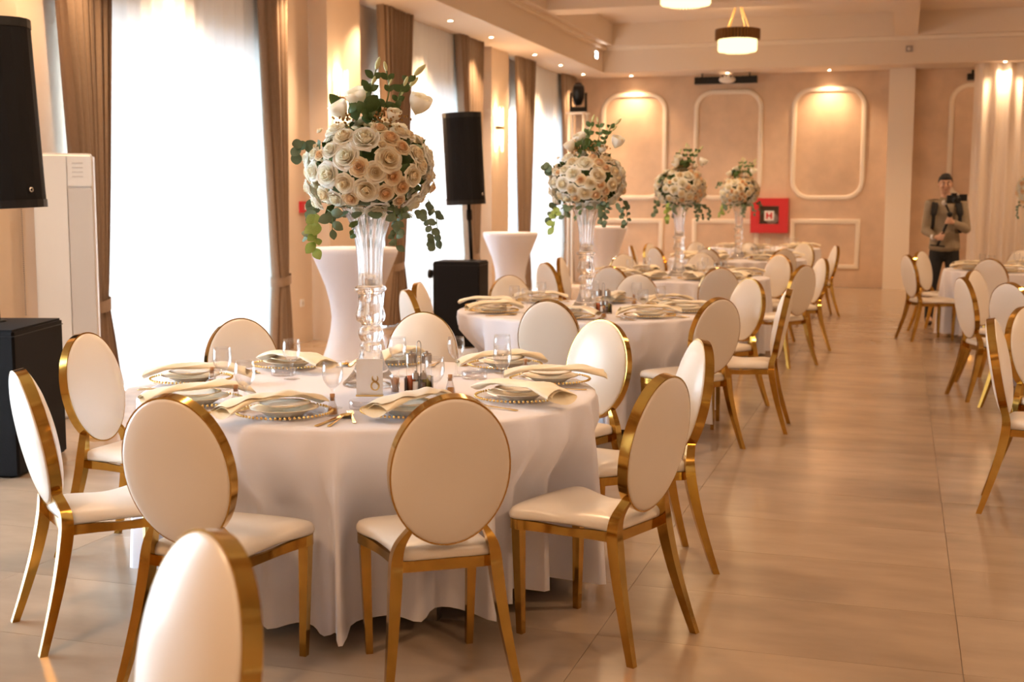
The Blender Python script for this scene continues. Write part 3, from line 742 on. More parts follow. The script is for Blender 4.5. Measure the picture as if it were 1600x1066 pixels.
# ================================================================== VASES AND BOUQUETS
def vase_mesh():
    o = [(.0, .0), (.113, .0), (.116, .004), (.112, .014), (.098, .026), (.075, .055), (.055, .095), (.045, .130), (.041, .150), (.046, .160), (.040, .170),
         (.036, .176), (.046, .190), (.052, .210), (.047, .230), (.036, .242), (.040, .250), (.056, .262), (.060, .280), (.056, .300), (.050, .325), (.050, .372),
         (.063, .382), (.066, .390), (.060, .398), (.049, .404)]
    b = B(); b.lathe(o + [(.0, .404)], 32)
    tr = [(.047, .404), (.047, .46), (.051, .53), (.060, .60), (.080, .66), (.098, .695), (.112, .715)]
    inn = [(r - .006, z) for r, z in tr[::-1]]
    b.lathe(tr + inn + [(.035, .412), (.0, .412)], 96, rib=lambda a, i: 1 + (.035 * cos(16 * a) if i < 7 else -.01 * cos(16 * a)))
    return b.me('crystal_vase', 'crystal')
VASE = vase_mesh()
def rose_mesh(name, m, openness=1.0, seed=0):
    r = random.Random(seed); b = B()
    #        n  base  belly  lip   height curl
    rings = [(3, .02, .10, .03, .84, .0), (3, .05, .17, .10, .86, .0), (4, .09, .26, .20, .85, .0), (4, .12, .37, .32, .81, .02), (5, .15, .52, .50, .74, .07), (5, .18, .68, .74, .64, .13), (6, .20, .80, 1.0, .48, .22)]
    for ri, (n, r0, rb, r1, h, curl) in enumerate(rings):
        rb *= .6 + .4 * openness; r1 *= .5 + .5 * openness; th0 = r.uniform(0, 6); hh0 = h * (1.25 - .25 * openness)
        for k in range(n):
            th = th0 + 2 * pi * k / n; span = pi / n * 1.45; tilt = r.uniform(-.05, .05); hh = hh0 * r.uniform(.94, 1.05); spiral = .06
            def f(u, v):
                s = 2 * u - 1; a = th + s * span * (.55 + .45 * sin(pi * min(1, .2 + v * .62)))
                rad = (r0 * (1 - v) ** 2 + 2 * rb * 1.15 * v * (1 - v) + r1 * v * v) * (1 + spiral * s) + .02 * s * s
                z = hh * (1 - (1 - v) ** 1.7) - .13 * s ** 4 * v - curl * max(0, v - .6) ** 2 * 5 + tilt * v + .02 * sin(7 * s + ri) * v
                return (rad * cos(a), rad * sin(a), z - .25)
            b.grid(f, 6, 6)
    return b.me(name, m)
ROSE = {c: [rose_mesh('rose_' + c, 'f' + c, 1.0, 3 + k) for k in range(2)] for c in ('white', 'cream', 'peach')}
BUD = rose_mesh('rose_bud', 'fcream', .62, 9)
def leaf_mesh(name, m, fold=.25):
    def f(u, v):
        s = 2 * u - 1; w = .36 * sin(pi * min(1, v * .96 + .02)) ** .8
        return (s * w, v, .12 * sin(pi * v) - fold * .4 * abs(s) * w + .0)
    return B().grid(f, 4, 6).me(name, m)
LEAF = {k: leaf_mesh('leaf_' + k, k) for k in ('leaf', 'euca', 'lime')}
RLEAF = B().grid(lambda u, v: ((2 * u - 1) * .48 * sin(pi * (.04 + .94 * v)) ** .55, v, .06 * sin(pi * v)), 4, 6).me('round_leaf', 'euca')
BUDL = B().lathe([(.0, .0), (.10, .02), (.17, .25), (.19, .5), (.12, .85), (.02, 1.0)], 8).me('lisianthus_bud', 'budg')
LISI = B()
for ring, (n, sc) in enumerate(((3, .62), (5, 1.0))):
    for k in range(n):
        th = 2 * pi * k / n + ring
        LISI.grid(lambda u, v, th=th, sc=sc, n=n: ((.10 + sc * (.62 * sin(min(1, v * 1.1) * pi / 2) ** .8 - .08 * max(0, v - .75))) * cos(th + (2 * u - 1) * 4.4 / n * .9), (.10 + sc * (.62 * sin(min(1, v * 1.1) * pi / 2) ** .8 - .08 * max(0, v - .75))) * sin(th + (2 * u - 1) * 4.4 / n * .9), v * 1.15 - .10 * (2 * u - 1) ** 4 * v + .03 * sin(6 * u + k)), 6, 6)
LISI.lathe([(.02, -.12), (.10, -.02), (.24, .16), (.26, .2)], 10)
LISI = LISI.me('lisianthus', 'fwhite')
def lookrot(d, roll=0):
    d = Vector(d).normalized(); q = d.to_track_quat('Z', 'Y'); return (q.to_matrix() @ Matrix.Rotation(roll, 3, 'Z')).to_euler()
def leafrot(d, up):
    y = Vector(d).normalized(); x = y.cross(Vector(up)); x.normalize(); z = x.cross(y)
    return Matrix((x, y, z)).transposed().to_euler()
# roses seen from the camera (x right, z up, radius), metres from the centre of the ball
K = .000671
FRONT = [(315, 415, 62, 'cream'), (440, 425, 85, 'white'), (330, 540, 76, 'white'), (590, 425, 58, 'peach'), (655, 480, 50, 'peach'), (585, 555, 76, 'cream'), (410, 605, 56, 'peach'),
         (505, 635, 62, 'cream'), (607, 660, 54, 'peach'), (725, 655, 62, 'cream'), (655, 720, 52, 'peach'), (450, 745, 72, 'cream'), (560, 762, 53, 'peach'), (350, 795, 50, 'peach'),
         (320, 705, 58, 'cream'), (215, 650, 74, 'white'), (250, 370, 60, 'white'), (235, 500, 52, 'white'), (185, 775, 52, 'cream'), (255, 800, 55, 'white'), (505, 875, 76, 'white'),
         (710, 825, 78, 'white'), (745, 520, 58, 'cream'), (770, 590, 55, 'cream'), (75, 730, 50, 'white'), (120, 630, 56, 'white'), (635, 805, 38, 'peach'), (785, 735, 55, 'white'),
         (520, 365, 46, 'peach'), (640, 385, 55, 'cream'), (125, 820, 55, 'white'), (825, 725, 34, 'peach'), (170, 530, 34, 'peach'), (130, 520, 42, 'white'), (690, 400, 46, 'cream'), (390, 870, 40, 'white')]
BUDS = [(545, 475, 34), (155, 385, 28), (140, 480, 22), (800, 660, 30)]
RX, RY, RZ = .255, .235, .205
def bouquet(x, y, rz, label, seed, scale=1.0, dense=True):
    r = random.Random(seed)
    e = empty('bouquet', (x, y, ZT), label, 'bouquet', 'rose bouquets in crystal vases', rz, scale)
    C0 = Vector((0, 0, .865))
    def put(vx, vz, rad, c, yy=None, sgn=-1, me=None, nm='rose'):
        k = min(.97, (vx / RX) ** 2 + (vz / RZ) ** 2); py = sgn * RY * sqrt(1 - k)
        if (vx / RX) ** 2 + (vz / RZ) ** 2 > .97:
            s = sqrt(.97 / ((vx / RX) ** 2 + (vz / RZ) ** 2)); 
        nrm = Vector((vx / RX ** 2, py / RY ** 2, vz / RZ ** 2)).normalized(); nrm = (nrm + Vector((0, 0, .08))).normalized()
        p = C0 + Vector((vx, py, vz)) - nrm * rad * .35
        ob(nm, me or ROSE[c][r.randrange(2)], e, p, 0, lookrot(nrm, r.uniform(0, 6)), rad)
    for (px, pz, rd, c) in FRONT: put((px - 440) * K, (610 - pz) * K * .98, rd * K * 1.08, c)
    for (px, pz, rd) in BUDS: put((px - 440) * K, (610 - pz) * K, rd * K, 'cream', me=BUD, nm='rose_bud')
    for k in range(84):
        t = 1 - 1.72 * (k + .5) / 84; ph = k * 2.39996; q = sqrt(1 - t * t)
        if q * sin(ph) < (-.2 if abs(q * cos(ph)) > .72 and t < .6 else .15): continue
        rd = r.uniform(.036, .054); nrm = Vector((q * cos(ph), q * sin(ph), t)); p = C0 + Vector((RX * nrm.x, RY * nrm.y, RZ * nrm.z)) - nrm * rd * .35
        c = r.choice(['white', 'cream', 'cream', 'peach', 'white']); ob('rose', ROSE[c][r.randrange(2)], e, p, 0, lookrot(nrm, r.uniform(0, 6)), rd)
    # dark foliage filling the ball
    b = B(); n = 220
    for k in range(n):
        t = 1 - 2 * (k + .5) / n; ph = k * 2.39996; d = Vector((sqrt(1 - t * t) * cos(ph), sqrt(1 - t * t) * sin(ph), t))
        p = C0 + Vector((d.x * RX, d.y * RY, d.z * RZ)) * r.uniform(.70, .86); L = r.uniform(.04, .07)
        a = Vector((r.uniform(-1, 1), r.uniform(-1, 1), r.uniform(-1, 1))).normalized(); a = (a - d * a.dot(d) * .8 + d * .35).normalized(); s = a.cross(d).normalized()
        b.add([p, p + a * L * .5 + s * L * .24, p + a * L, p + a * L * .5 - s * L * .24], [(0, 1, 2, 3)])
    s = ob('foliage', b.me('bouquet_foliage', 'leaf', False), e); s['kind'] = 'stuff'
    b = B().ball(C0, 1, 16, 10, (RX * .70, RY * .70, RZ * .72)); ob('moss_core', b.me('moss_core', 'leaf'), e)
    # tall lisianthus and leaves at the top
    sp = [((.05, -.05, .19), (.085, -.04, .30), (.075, -.03, .38), .02), ((.10, -.05, .18), (.13, -.04, .30), (.185, -.03, .365), .03), ((.02, -.05, .18), (.015, -.05, .30), (.035, -.04, .385), .026),
          ((-.01, .03, .18), (-.02, .05, .28), (.01, .06, .34), .024), ((.08, .03, .18), (.11, .05, .27), (.16, .06, .33), .025)]
    for a, m, t, L in sp:
        pts = [C0 + v for v in catmull([a, m, t], 4)]; ob('stem', B().tube(pts, .0028, 5).me('flower_stem', 'stem'), e)
        ob('bud', BUDL, e, pts[-1], 0, lookrot(pts[-1] - pts[-3]), L * 2.0)
        ob('bud', BUDL, e, pts[5] , 0, lookrot(Vector((.35, -.2, .8))), L * 1.4)
        for q in (2, 4, 6):
            for sg in (-1, 1): ob('leaf', LEAF['leaf'], e, pts[q], 0, leafrot(Vector((sg * .7, r.uniform(-.4, .2), r.uniform(.4, 1.2))), (r.uniform(-.5, .5), -1, .4)), r.uniform(.03, .046))
    for (px, pz, py, L, d) in ((-.085, .225, -.10, .065, (-.45, -.3, .8)), (.19, .245, -.06, .075, (.35, -.3, .85)), (-.03, .275, -.02, .07, (-.3, -.4, .8)), (.10, .21, -.08, .05, (.2, -.4, .8))):
        ob('lisianthus', LISI, e, C0 + Vector((px, py, pz - .03)), 0, lookrot(d), L * .85)
    for k in range(16):
        a = r.uniform(0, 6.28); d = Vector((cos(a) * .8, -.35 + .4 * sin(a), r.uniform(.5, 1.2)))
        ob('leaf', LEAF['leaf'], e, C0 + Vector((-.01 + r.gauss(0, .045), -.07 + .03 * r.random(), .175 + r.uniform(0, .06))), 0, leafrot(d, (r.uniform(-.6, .6), -1, .5)), r.uniform(.05, .085))
    # dried filler
    b = B()
    for k in range(60): p = C0 + Vector((.09 + r.gauss(0, .035), -.08 + r.gauss(0, .03), .20 + r.gauss(0, .018))); b.ball(p, .006, 5, 3)
    for k in range(36): p = C0 + Vector((-.08 + r.gauss(0, .02), -.10 + r.gauss(0, .02), .195 + r.gauss(0, .014))); b.ball(p, .005, 5, 3)
    s = ob('filler_blossom', b.me('filler_blossom', 'dried'), e); s['kind'] = 'stuff'
    # hanging greenery
    for (x0, z0, y0, x1, z1, nl, L, me) in ((-.20, -.17, -.10, -.205, -.31, 9, .055, 'lime'), (-.15, -.16, -.14, -.13, -.235, 5, .05, 'euca'), (.10, -.15, -.13, .115, -.30, 14, .036, 'euca'), (.14, -.15, -.11, .10, -.28, 10, .034, 'euca'),
                                            (.20, -.16, -.10, .265, -.30, 13, .030, 'round'), (-.24, .10, -.06, -.275, .06, 5, .045, 'round'), (-.03, -.2, -.16, -.06, -.26, 4, .03, 'leaf'), (-.22, -.12, .08, -.27, -.27, 9, .045, 'round'), (.23, -.12, .08, .27, -.28, 9, .04, 'euca'), (.0, -.14, .15, -.03, -.28, 9, .045, 'euca')):
        pts = [C0 + v for v in catmull([(x0, y0, z0), ((x0 + x1) / 2 + .012, y0 - .03, (z0 + z1) / 2 + .02), (x1, y0 - .02, z1)], 6)]
        ob('stem', B().tube(pts, .0018, 5).me('trailing_stem', 'stem'), e)
        for k in range(nl):
            p = pts[min(len(pts) - 1, int((k + 1) / nl * (len(pts) - 1)))]
            d = Vector((r.uniform(-1, 1), r.uniform(-.7, .3), r.uniform(-1.0, .15))).normalized()
            ob('leaf', RLEAF if me == 'round' else LEAF[me], e, p, 0, leafrot(d, (r.uniform(-.5, .5), -1, .3)), L * r.uniform(.8, 1.2))
    for k in range(14):
        a = 2 * pi * k / 14; ob('leaf', RLEAF if k % 2 else LEAF['euca'], e, C0 + Vector((.13 * cos(a), .13 * sin(a), -.165)), 0, leafrot(Vector((cos(a), sin(a), -.55)), (0, 0, 1)), .06)
VP = [((-2.03, 4.575), 0.33, 'number 8 table', 1), ((-2.06, 8.27), .15, 'second window table', 2), ((-2.13, 12.4), .6, 'third window table', 3), ((-2.05, 16.5), -.25, 'fourth window table', 4), ((1.43, 14.8), 2.2, 'farthest table across the aisle', 5)]
for (x, y), rz, nm, sd in VP:
    item('crystal_vase', VASE, (x, y, ZT), 0, 'tall ribbed crystal trumpet vase in the middle of the %s' % nm, 'vase', 'tall crystal vases')
    bouquet(x, y, rz, 'tall bouquet of white and peach roses, %s' % nm, sd, 1.0 if sd == 1 else 1.02)

# ================================================================== SPEAKERS
def box_speaker(loc, w, d, h, rz, label, badge=None, wheel=False):
    e = empty('subwoofer', (*loc, 0), label, 'subwoofer', 'covered subwoofers', rz)
    bm = bmesh.new(); bmesh.ops.create_cube(bm, size=1); bmesh.ops.scale(bm, vec=(w, d, h), verts=bm.verts); bmesh.ops.translate(bm, vec=(0, 0, h / 2 + .01), verts=bm.verts)
    bmesh.ops.bevel(bm, geom=bm.edges[:], offset=.012, segments=2, affect='EDGES'); me = bpy.data.meshes.new('subwoofer_cover'); bm.to_mesh(me); bm.free(); me.materials.append(M['black']); ob('cover', me, e)
    for sx in (-1, 1):
        for sy in (-1, 1): ob('foot', B().lathe([(.02, 0), (.02, .012)], 10, sx * (w / 2 - .06), sy * (d / 2 - .06), cap=True).me('foot', 'blackm'), e)
    if badge: ob('badge', B().lathe([(.010, .0), (.018, .001), (.018, .003), (.010, .004)], 16).me('badge', 'silver'), e, badge, 0, (0, pi / 2, 0))
    if wheel: ob('castor', B().lathe([(.0, -.02), (.045, -.02), (.045, .02), (.0, .02)], 16).me('castor', 'blackm'), e, (-w / 2 - .05, -d / 2 + .1, h * .86), 0, (0, pi / 2, 0))
    ob('seam', B().box(-w / 2 - .002, -d / 2 - .002, h * .965, w / 2 + .002, d / 2 + .002, h * .972).me('seam', 'blackm', False), e)
    return e
def pole_mount(x, y, z0, z1, label):
    e = empty('speaker_pole', (x, y, z0), label, 'pole', 'speaker poles'); e.rotation_euler = (0, -.05, 0)
    ob('tube', B().lathe([(.019, 0), (.019, z1 - z0)], 14, cap=True).me('pole_tube', 'blackm'), e)
    ob('collar', B().lathe([(.027, z1 - z0 - .16), (.03, z1 - z0 - .14), (.03, z1 - z0 - .06), (.024, z1 - z0 - .05)], 14, cap=True).me('pole_collar', 'blackm'), e)
    ob('knob', B().tube([(0, -.03, z1 - z0 - .1), (.01, -.075, z1 - z0 - .1)], [.006, .014], 8).me('pole_knob', 'blackm'), e)
    ob('flange', B().lathe([(.05, 0), (.05, .008), (.02, .012)], 16).me('pole_flange', 'blackm'), e)
def top_speaker(x, y, z0, z1, rz, w, d, label, badge=True):
    e = empty('loudspeaker', (x, y, z0), label, 'loudspeaker', 'covered loudspeakers on poles', rz); e.rotation_euler = (0, -.05, rz)
    poly = []
    for k in range(13): a = pi + pi * k / 12; poly.append((w / 2 * cos(a), -.02 + (d * .42) * sin(a)))
    poly += [(w / 2, .03), (w * .30, d * .5), (-w * .30, d * .5), (-w / 2, .03)]
    h = z1 - z0
    ob('cover', B().prism(poly, .02, h - .02).me('speaker_cover', 'black', False), e)
    ob('top_hem', B().prism([(px * 1.015, py * 1.015) for px, py in poly], h - .05, h).me('speaker_hem', 'blackm', False), e)
    ob('bottom_hem', B().prism([(px * 1.02, py * 1.02) for px, py in poly], 0, .045).me('speaker_hem', 'blackm', False), e)
    if badge: ob('badge', B().lathe([(.008, .0), (.015, .001), (.015, .003), (.008, .004)], 16).me('badge', 'silver'), e, (w * .40, -.02 - d * .42 * sqrt(1 - .64) - .003, .10), 0, (pi / 2, 0, .85))
box_speaker((-4.92, 5.75), .62, .72, .80, .30, 'black covered subwoofer on the floor by the air conditioner, cut by the photo edge', (.312, -.22, .12))
pole_mount(-4.93, 5.87, .81, 1.46, 'black pole carrying the loudspeaker cut by the photo edge')
top_speaker(-4.94, 5.90, 1.45, 2.50, .55, .56, .50, 'black covered loudspeaker on a pole, cut by the photo edge')
box_speaker((-4.40, 12.25), .49, .49, .875, .13, 'black covered subwoofer before the second window', (.283, -.2, .1), True)
pole_mount(-4.30, 12.3, .885, 1.47, 'black pole on the subwoofer before the second window')
top_speaker(-4.34, 12.25, 1.47, 2.41, .45, .40, .40, 'black covered loudspeaker on a pole before the second window')
lampc = B().tube(catmull([(-4.52, 12.3, 1.6), (-4.72, 12.3, 1.3), (-4.77, 12.3, .95), (-4.78, 12.35, .5), (-4.77, 12.4, .02)], 5), .004, 5).me('cable', 'blackm')
tag(ob('speaker_cable', lampc), 'thin dark cable dangling from the loudspeaker before the second window', 'cable')

# ================================================================== AIR CONDITIONER, CHAIN, COCKTAIL TABLES
e = empty('air_conditioner', (-5.52, 7.30, 0), 'tall white floor-standing air conditioner between the subwoofer and the first window', 'air conditioner', None, .58)
bm = bmesh.new(); bmesh.ops.create_cube(bm, size=1); bmesh.ops.scale(bm, vec=(.39, .28, 1.82), verts=bm.verts); bmesh.ops.translate(bm, vec=(0, 0, .91), verts=bm.verts)
bmesh.ops.bevel(bm, geom=bm.edges[:], offset=.018, segments=3, affect='EDGES'); me = bpy.data.meshes.new('ac_body'); bm.to_mesh(me); bm.free(); me.materials.append(M['acw']); ob('body', me, e)
ob('front_panel', B().box(.03, -.155, .25, .185, -.138, 1.58).me('ac_front', 'acd', False), e)
ob('display_panel', B().box(.03, -.155, 1.60, .185, -.138, 1.80).me('ac_display', 'acw', False), e)
ob('side_panel', B().box(-.185, -.150, .12, .022, -.138, 1.80).me('ac_side', 'acw', False), e)
b = B()
for k in range(4): b.box(.06, -.158, 1.66 + .03 * k, .13, -.154, 1.668 + .03 * k)
ob('indicator', b.me('ac_indicator', 'acd', False), e)
b = B()
for k in range(70): b.ball((-5.885, 7.30, 1.70 - k * .0145), .006, 5, 3)
tag(ob('bead_chain', b.me('bead_chain', 'grey')), 'thin bead chain hanging on the wall behind the loudspeaker pole', 'chain')
def cocktail(x, y, r, h, label, seed):
    e = empty('cocktail_table', (x, y, 0), label, 'cocktail table', 'tall cocktail tables in white stretch covers')
    prof = [(.0, h), (r * .96, h), (r, h - .012), (r * .985, h - .05), (r * .86, h - .16), (r * .70, h - .32), (r * .60, h - .46), (r * .56, h - .58), (r * .60, h - .70), (r * .70, h - .84), (r * .84, h - .98), (r * .98, .03)]
    n = 48; ph = seed
    ob('stretch_cover', B().lathe(prof, n, rib=lambda a, i: 1 + (.10 * cos(4 * a + ph) if i >= 9 else .035 * cos(4 * a + ph) if i > 4 else 0)).me('stretch_cover', 'spandex'), e)
    ob('tabletop', B().lathe([(.0, h - .03), (r * .95, h - .03), (r * .95, h - .004), (.0, h - .004)], 32).me('cocktail_top', 'wood'), e)
    ob('foot_plate', B().lathe([(.0, .0), (r * .8, .0), (r * .8, .025), (.0, .03)], 32).me('cocktail_base', 'blackm'), e)
cocktail(-4.33, 9.45, .36, 1.12, 'white stretch-covered cocktail table standing behind the roses of the number 8 table', .8)
cocktail(-4.88, 15.5, .36, 1.105, 'white stretch-covered cocktail table beyond the black subwoofer', 2.0)
cocktail(-4.55, 19.5, .36, 1.115, 'white stretch-covered cocktail table by the back corner', .3)

# ================================================================== MOVING HEAD ON STAND
e = empty('light_stand', (-5.47, 21.3, 0), 'white four-post stand under the black moving-head light in the corner', 'stand')
for sx in (-.13, .13):
    for sy in (-.13, .13): ob('post', B().lathe([(.024, 0), (.024, 3.03)], 10, sx, sy, cap=True).me('stand_post', 'trim'), e)
ob('base_plate', B().box(-.2, -.2, 0, .2, .2, .03).me('stand_base', 'trim', False), e); ob('top_plate', B().box(-.17, -.17, 3.03, .17, .17, 3.05).me('stand_top', 'trim', False), e)
e = empty('moving_head_light', (-5.47, 21.3, 3.05), 'black moving-head stage light standing on the white corner stand', 'stage light', None, .3)
ob('base', B().box(-.15, -.12, 0, .15, .12, .09).me('mh_base', 'blackm', False), e)
for sx in (-1, 1): ob('yoke_arm', B().box(sx * .13 - .02, -.06, .09, sx * .13 + .02, .06, .34).me('mh_arm', 'blackm', False), e)
ob('head', B().lathe([(.0, -.17), (.075, -.16), (.10, -.05), (.105, .10), (.09, .17), (.0, .175)], 18).me('mh_head', 'blackm'), e, (0, 0, .30), 0, (.6, 0, 0))
ob('lens', B().lathe([(.0, .0), (.06, .0)], 16).me('mh_lens', 'lens'), e, (0, -.02, .49), 0, (.6, 0, 0))

# ================================================================== BACK-WALL EQUIPMENT
e = empty('projector_mount', (-3.09, 22.55, 3.66), 'black bar with a small round projector, hung from the back soffit over a wall panel', 'projector')
ob('bar', B().box(-.55, -.06, -.06, .55, .06, .06).me('bracket_bar', 'blackm', False), e)
for sx in (-.42, .42): ob('hanger', B().box(sx - .012, -.012, .03, sx + .012, .012, .125).me('bracket_hanger', 'blackm', False), e)
hs = ob('housing', B().ball((.04, -.10, .0), .15, 20, 10, (1, .7, .45)).me('projector_housing', 'acw'), e)
for k in range(3): ob('lens', B().ball((-.03 + .07 * k, -.19, .05), .018, 8, 5).me('projector_lens', 'lens'), hs)
e = empty('hydrant_cabinet', (-2.285, YB - .07, 1.265), 'red fire hydrant cabinet with a white H plate behind its glass', 'cabinet')
b = B(); b.box(-.33, -.05, -.31, -.17, .07, .31); b.box(.17, -.05, -.31, .33, .07, .31); b.box(-.17, -.05, -.31, .17, .07, -.15); b.box(-.17, -.05, .17, .17, .07, .31)
ob('door_frame', b.me('hydrant_door', 'red', False), e); ob('back_panel', B().box(-.17, .02, -.15, .17, .07, .17).me('hydrant_inside', 'darkglass', False), e)
ob('window', B().box(-.17, -.035, -.15, .17, -.03, .17).me('hydrant_pane', 'pane', False), e)
ob('hose', B().lathe([(.05, -.02), (.11, -.02), (.11, .02), (.05, .02)], 20).me('hydrant_hose', 'grey'), e, (.05, .0, -.06), 0, (pi / 2, 0, 0))
ob('sign_plate', B().box(-.085, -.040, -.09, .085, -.036, .085).me('hydrant_plate', 'signw', False), e)
b = B(); b.box(-.055, -.044, -.06, -.022, -.040, .055); b.box(.022, -.044, -.06, .055, -.040, .055); b.box(-.022, -.044, -.018, .022, -.040, .014)
ob('letter', b.me('hydrant_letter', 'red', False), e); ob('lock', B().lathe([(.012, 0), (.012, .01)], 10, cap=True).me('hydrant_lock', 'silver'), e, (-.25, -.055, 0), 0, (pi / 2, 0, 0))
e = empty('wall_speaker', (1.05, YB - .07, 3.62), 'small black speaker high on the back wall beside the blush curtain', 'speaker')
ob('case', B().box(-.09, -.08, -.05, .09, .07, .05).me('wall_speaker', 'blackm', False), e); ob('bracket', B().box(-.02, .02, .05, .02, .07, .12).me('speaker_bracket', 'blackm', False), e)
e = empty('thermostat', (.005, YS - .015, 4.02), 'small square grey thermostat on the beam above the column', 'thermostat')
ob('plate', B().box(-.055, -.01, -.05, .055, .015, .05).me('thermostat', 'grey', False), e); ob('dial', B().lathe([(.03, 0), (.028, .012), (0, .012)], 14).me('thermostat_dial', 'acd'), e, (0, -.01, 0), 0, (pi / 2, 0, 0))
e = empty('emergency_light', (XS + .02, 21.2, 4.02), 'small glowing emergency light on the soffit face', 'emergency light')
ob('case', B().box(-.02, -.09, -.07, .01, .09, .07).me('emergency_case', 'acw', False), e); ob('diffuser', B().box(.01, -.07, -.055, .016, .07, .055).me('emergency_diffuser', 'emerg', False), e)
e = empty('fire_call_point', (XL + .002, 12.02, 1.44), 'red fire alarm call point on the wall behind the roses', 'fire alarm')
ob('case', B().box(-.002, -.10, -.06, .04, .06, .06).me('call_point', 'red', False), e); ob('button', B().box(.04, -.045, -.03, .044, .005, .03).me('call_button', 'signw', False), e)
e = empty('wall_socket', (XL, 11.95, .42), 'white wall socket low on the pier under the first sconce', 'socket')
ob('plate', B().box(0, -.04, -.04, .012, .04, .04).me('socket', 'acw', False), e); ob('insert', B().lathe([(.022, 0), (.02, .004), (0, .002)], 14).me('socket_insert', 'acd'), e, (.012, 0, 0), 0, (0, pi / 2, 0))

# ================================================================== PHOTOGRAPHER
def blob(bm, p, q, r0, r1, steps=6, sq=(1, 1, 1)):
    p, q = Vector(p), Vector(q)
    for k in range(steps + 1):
        t = k / max(steps, 1); r = r0 + (r1 - r0) * t
        bmesh.ops.create_icosphere(bm, subdivisions=2, radius=1, matrix=Matrix.Translation(p.lerp(q, t)) @ Matrix.Diagonal((r * sq[0], r * sq[1], r * sq[2], 1)))
def remesh(bm, vox, m, name, smooth=6):
    me = bpy.data.meshes.new(name); bm.to_mesh(me); bm.free(); o = bpy.data.objects.new(name, me); COL.objects.link(o)
    mo = o.modifiers.new('r', 'REMESH'); mo.mode = 'VOXEL'; mo.voxel_size = vox; mo.use_smooth_shade = True
    s = o.modifiers.new('s', 'SMOOTH'); s.iterations = smooth; s.factor = .5
    dg = bpy.context.evaluated_depsgraph_get(); out = bpy.data.meshes.new_from_object(o.evaluated_get(dg)); bpy.data.objects.remove(o); out.name = name
    out.materials.clear(); out.materials.append(M[m]); return out
man = empty('person', (.50, 16.15, 0), 'man in khaki sweater and black trousers filming with a camera on a stabiliser', 'person', None, .06)
H0 = Vector((-.02, -.03, 1.715))
SH = {-1: Vector((-.182, 0, 1.472)), 1: Vector((.182, 0, 1.472))}
EL = {-1: Vector((-.225, -.03, 1.16)), 1: Vector((.235, -.06, 1.185))}
WR = {-1: Vector((-.125, -.245, 1.085)), 1: Vector((.065, -.255, 1.265))}
HC = {-1: Vector((-.065, -.285, 1.085)), 1: Vector((.005, -.285, 1.285))}
HIP = {-1: Vector((-.095, 0, .92)), 1: Vector((.095, 0, .92))}
KN = {-1: Vector((-.135, -.02, .50)), 1: Vector((.12, -.03, .50))}
AN = {-1: Vector((-.15, .03, .085)), 1: Vector((.13, .0, .085))}
bm = bmesh.new()
blob(bm, (0, 0, .95), (0, 0, 1.12), .122, .122, 5, (1, .68, .8)); blob(bm, (0, 0, 1.12), (0, .005, 1.36), .13, .16, 6, (1, .68, 1)); blob(bm, (-.1, 0, 1.43), (.1, 0, 1.43), .085, .085, 6)
blob(bm, (-.005, .005, 1.47), (-.015, -.01, 1.62), .062, .055, 4)
for s in (-1, 1):
    blob(bm, SH[s], EL[s], .055, .042, 8); blob(bm, EL[s], WR[s], .041, .027, 9)
    blob(bm, HIP[s] + Vector((-s * .025, 0, -.05)), KN[s], .070, .055, 10); blob(bm, KN[s], AN[s], .058, .038, 10); blob(bm, AN[s], AN[s] + Vector((0, -.15, -.045)), .04, .032, 5)
    blob(bm, WR[s], WR[s].lerp(HC[s], .55) + Vector((0, -.012, 0)), .027, .034, 3, (1, .75, 1))
    ax = Vector((.34, 0, .94)).normalized()    # the stick's own direction
    for f in range(4):
        base = HC[s] + ax * (.034 - .022 * f); L = (1.0, 1.08, 1.0, .85)[f]; sg = s
        pts = [base + Vector((sg * .034, .012, 0)), base + Vector((sg * .026, -.024, 0)) * L, base + Vector((-sg * .006, -.032, 0)) * 1, base + Vector((-sg * .026, -.014, 0))]
        for a, c in zip(pts[:-1], pts[1:]): blob(bm, a, c, .0095, .0085, 4)
    th = [WR[s].lerp(HC[s], .35), HC[s] + Vector((sg * .012, .006, .045)), HC[s] + Vector((-sg * .012, -.016, .062))]
    blob(bm, th[0], th[1], .014, .011, 4); blob(bm, th[1], th[2], .011, .0085, 4)
# head
blob(bm, H0 + Vector((0, .012, .03)), H0 + Vector((0, .012, .03)), .092, .092, 0, (.86, 1.02, 1.0)); blob(bm, H0 + Vector((0, -.012, -.035)), H0 + Vector((0, -.022, -.075)), .070, .045, 4, (.95, 1, 1))
blob(bm, H0 + Vector((0, -.088, .01)), H0 + Vector((0, -.102, -.022)), .011, .016, 4); blob(bm, H0 + Vector((-.03, -.078, .026)), H0 + Vector((.03, -.078, .026)), .016, .016, 4)
for s in (-1, 1): blob(bm, H0 + Vector((s * .080, .01, .015)), H0 + Vector((s * .082, .012, -.025)), .013, .011, 3, (.6, 1, 1.2)); blob(bm, H0 + Vector((s * .04, -.06, -.02)), H0 + Vector((s * .04, -.055, -.03)), .028, .026, 1)
ob('body', remesh(bm, .0065, 'skin', 'person_body', 4), man)
for s in (-1, 1):
    ob('eye', B().ball(H0 + Vector((s * .031, -.082, .010)), .0105, 10, 6, (1.15, .6, .5)).me('eye', 'eye'), man); ob('iris', B().ball(H0 + Vector((s * .031, -.0885, .007)), .0055, 8, 5, (1, .4, 1)).me('iris', 'hair'), man)
    ob('eyebrow', B().tube([H0 + Vector((s * .014, -.094, .030)), H0 + Vector((s * .032, -.092, .037)), H0 + Vector((s * .050, -.080, .032))], [.005, .006, .003], 6).me('eyebrow', 'hair'), man)
ob('mouth', B().ball(H0 + Vector((0, -.083, -.058)), .020, 12, 6, (1, .35, .35)).me('lips', 'lip'), man)
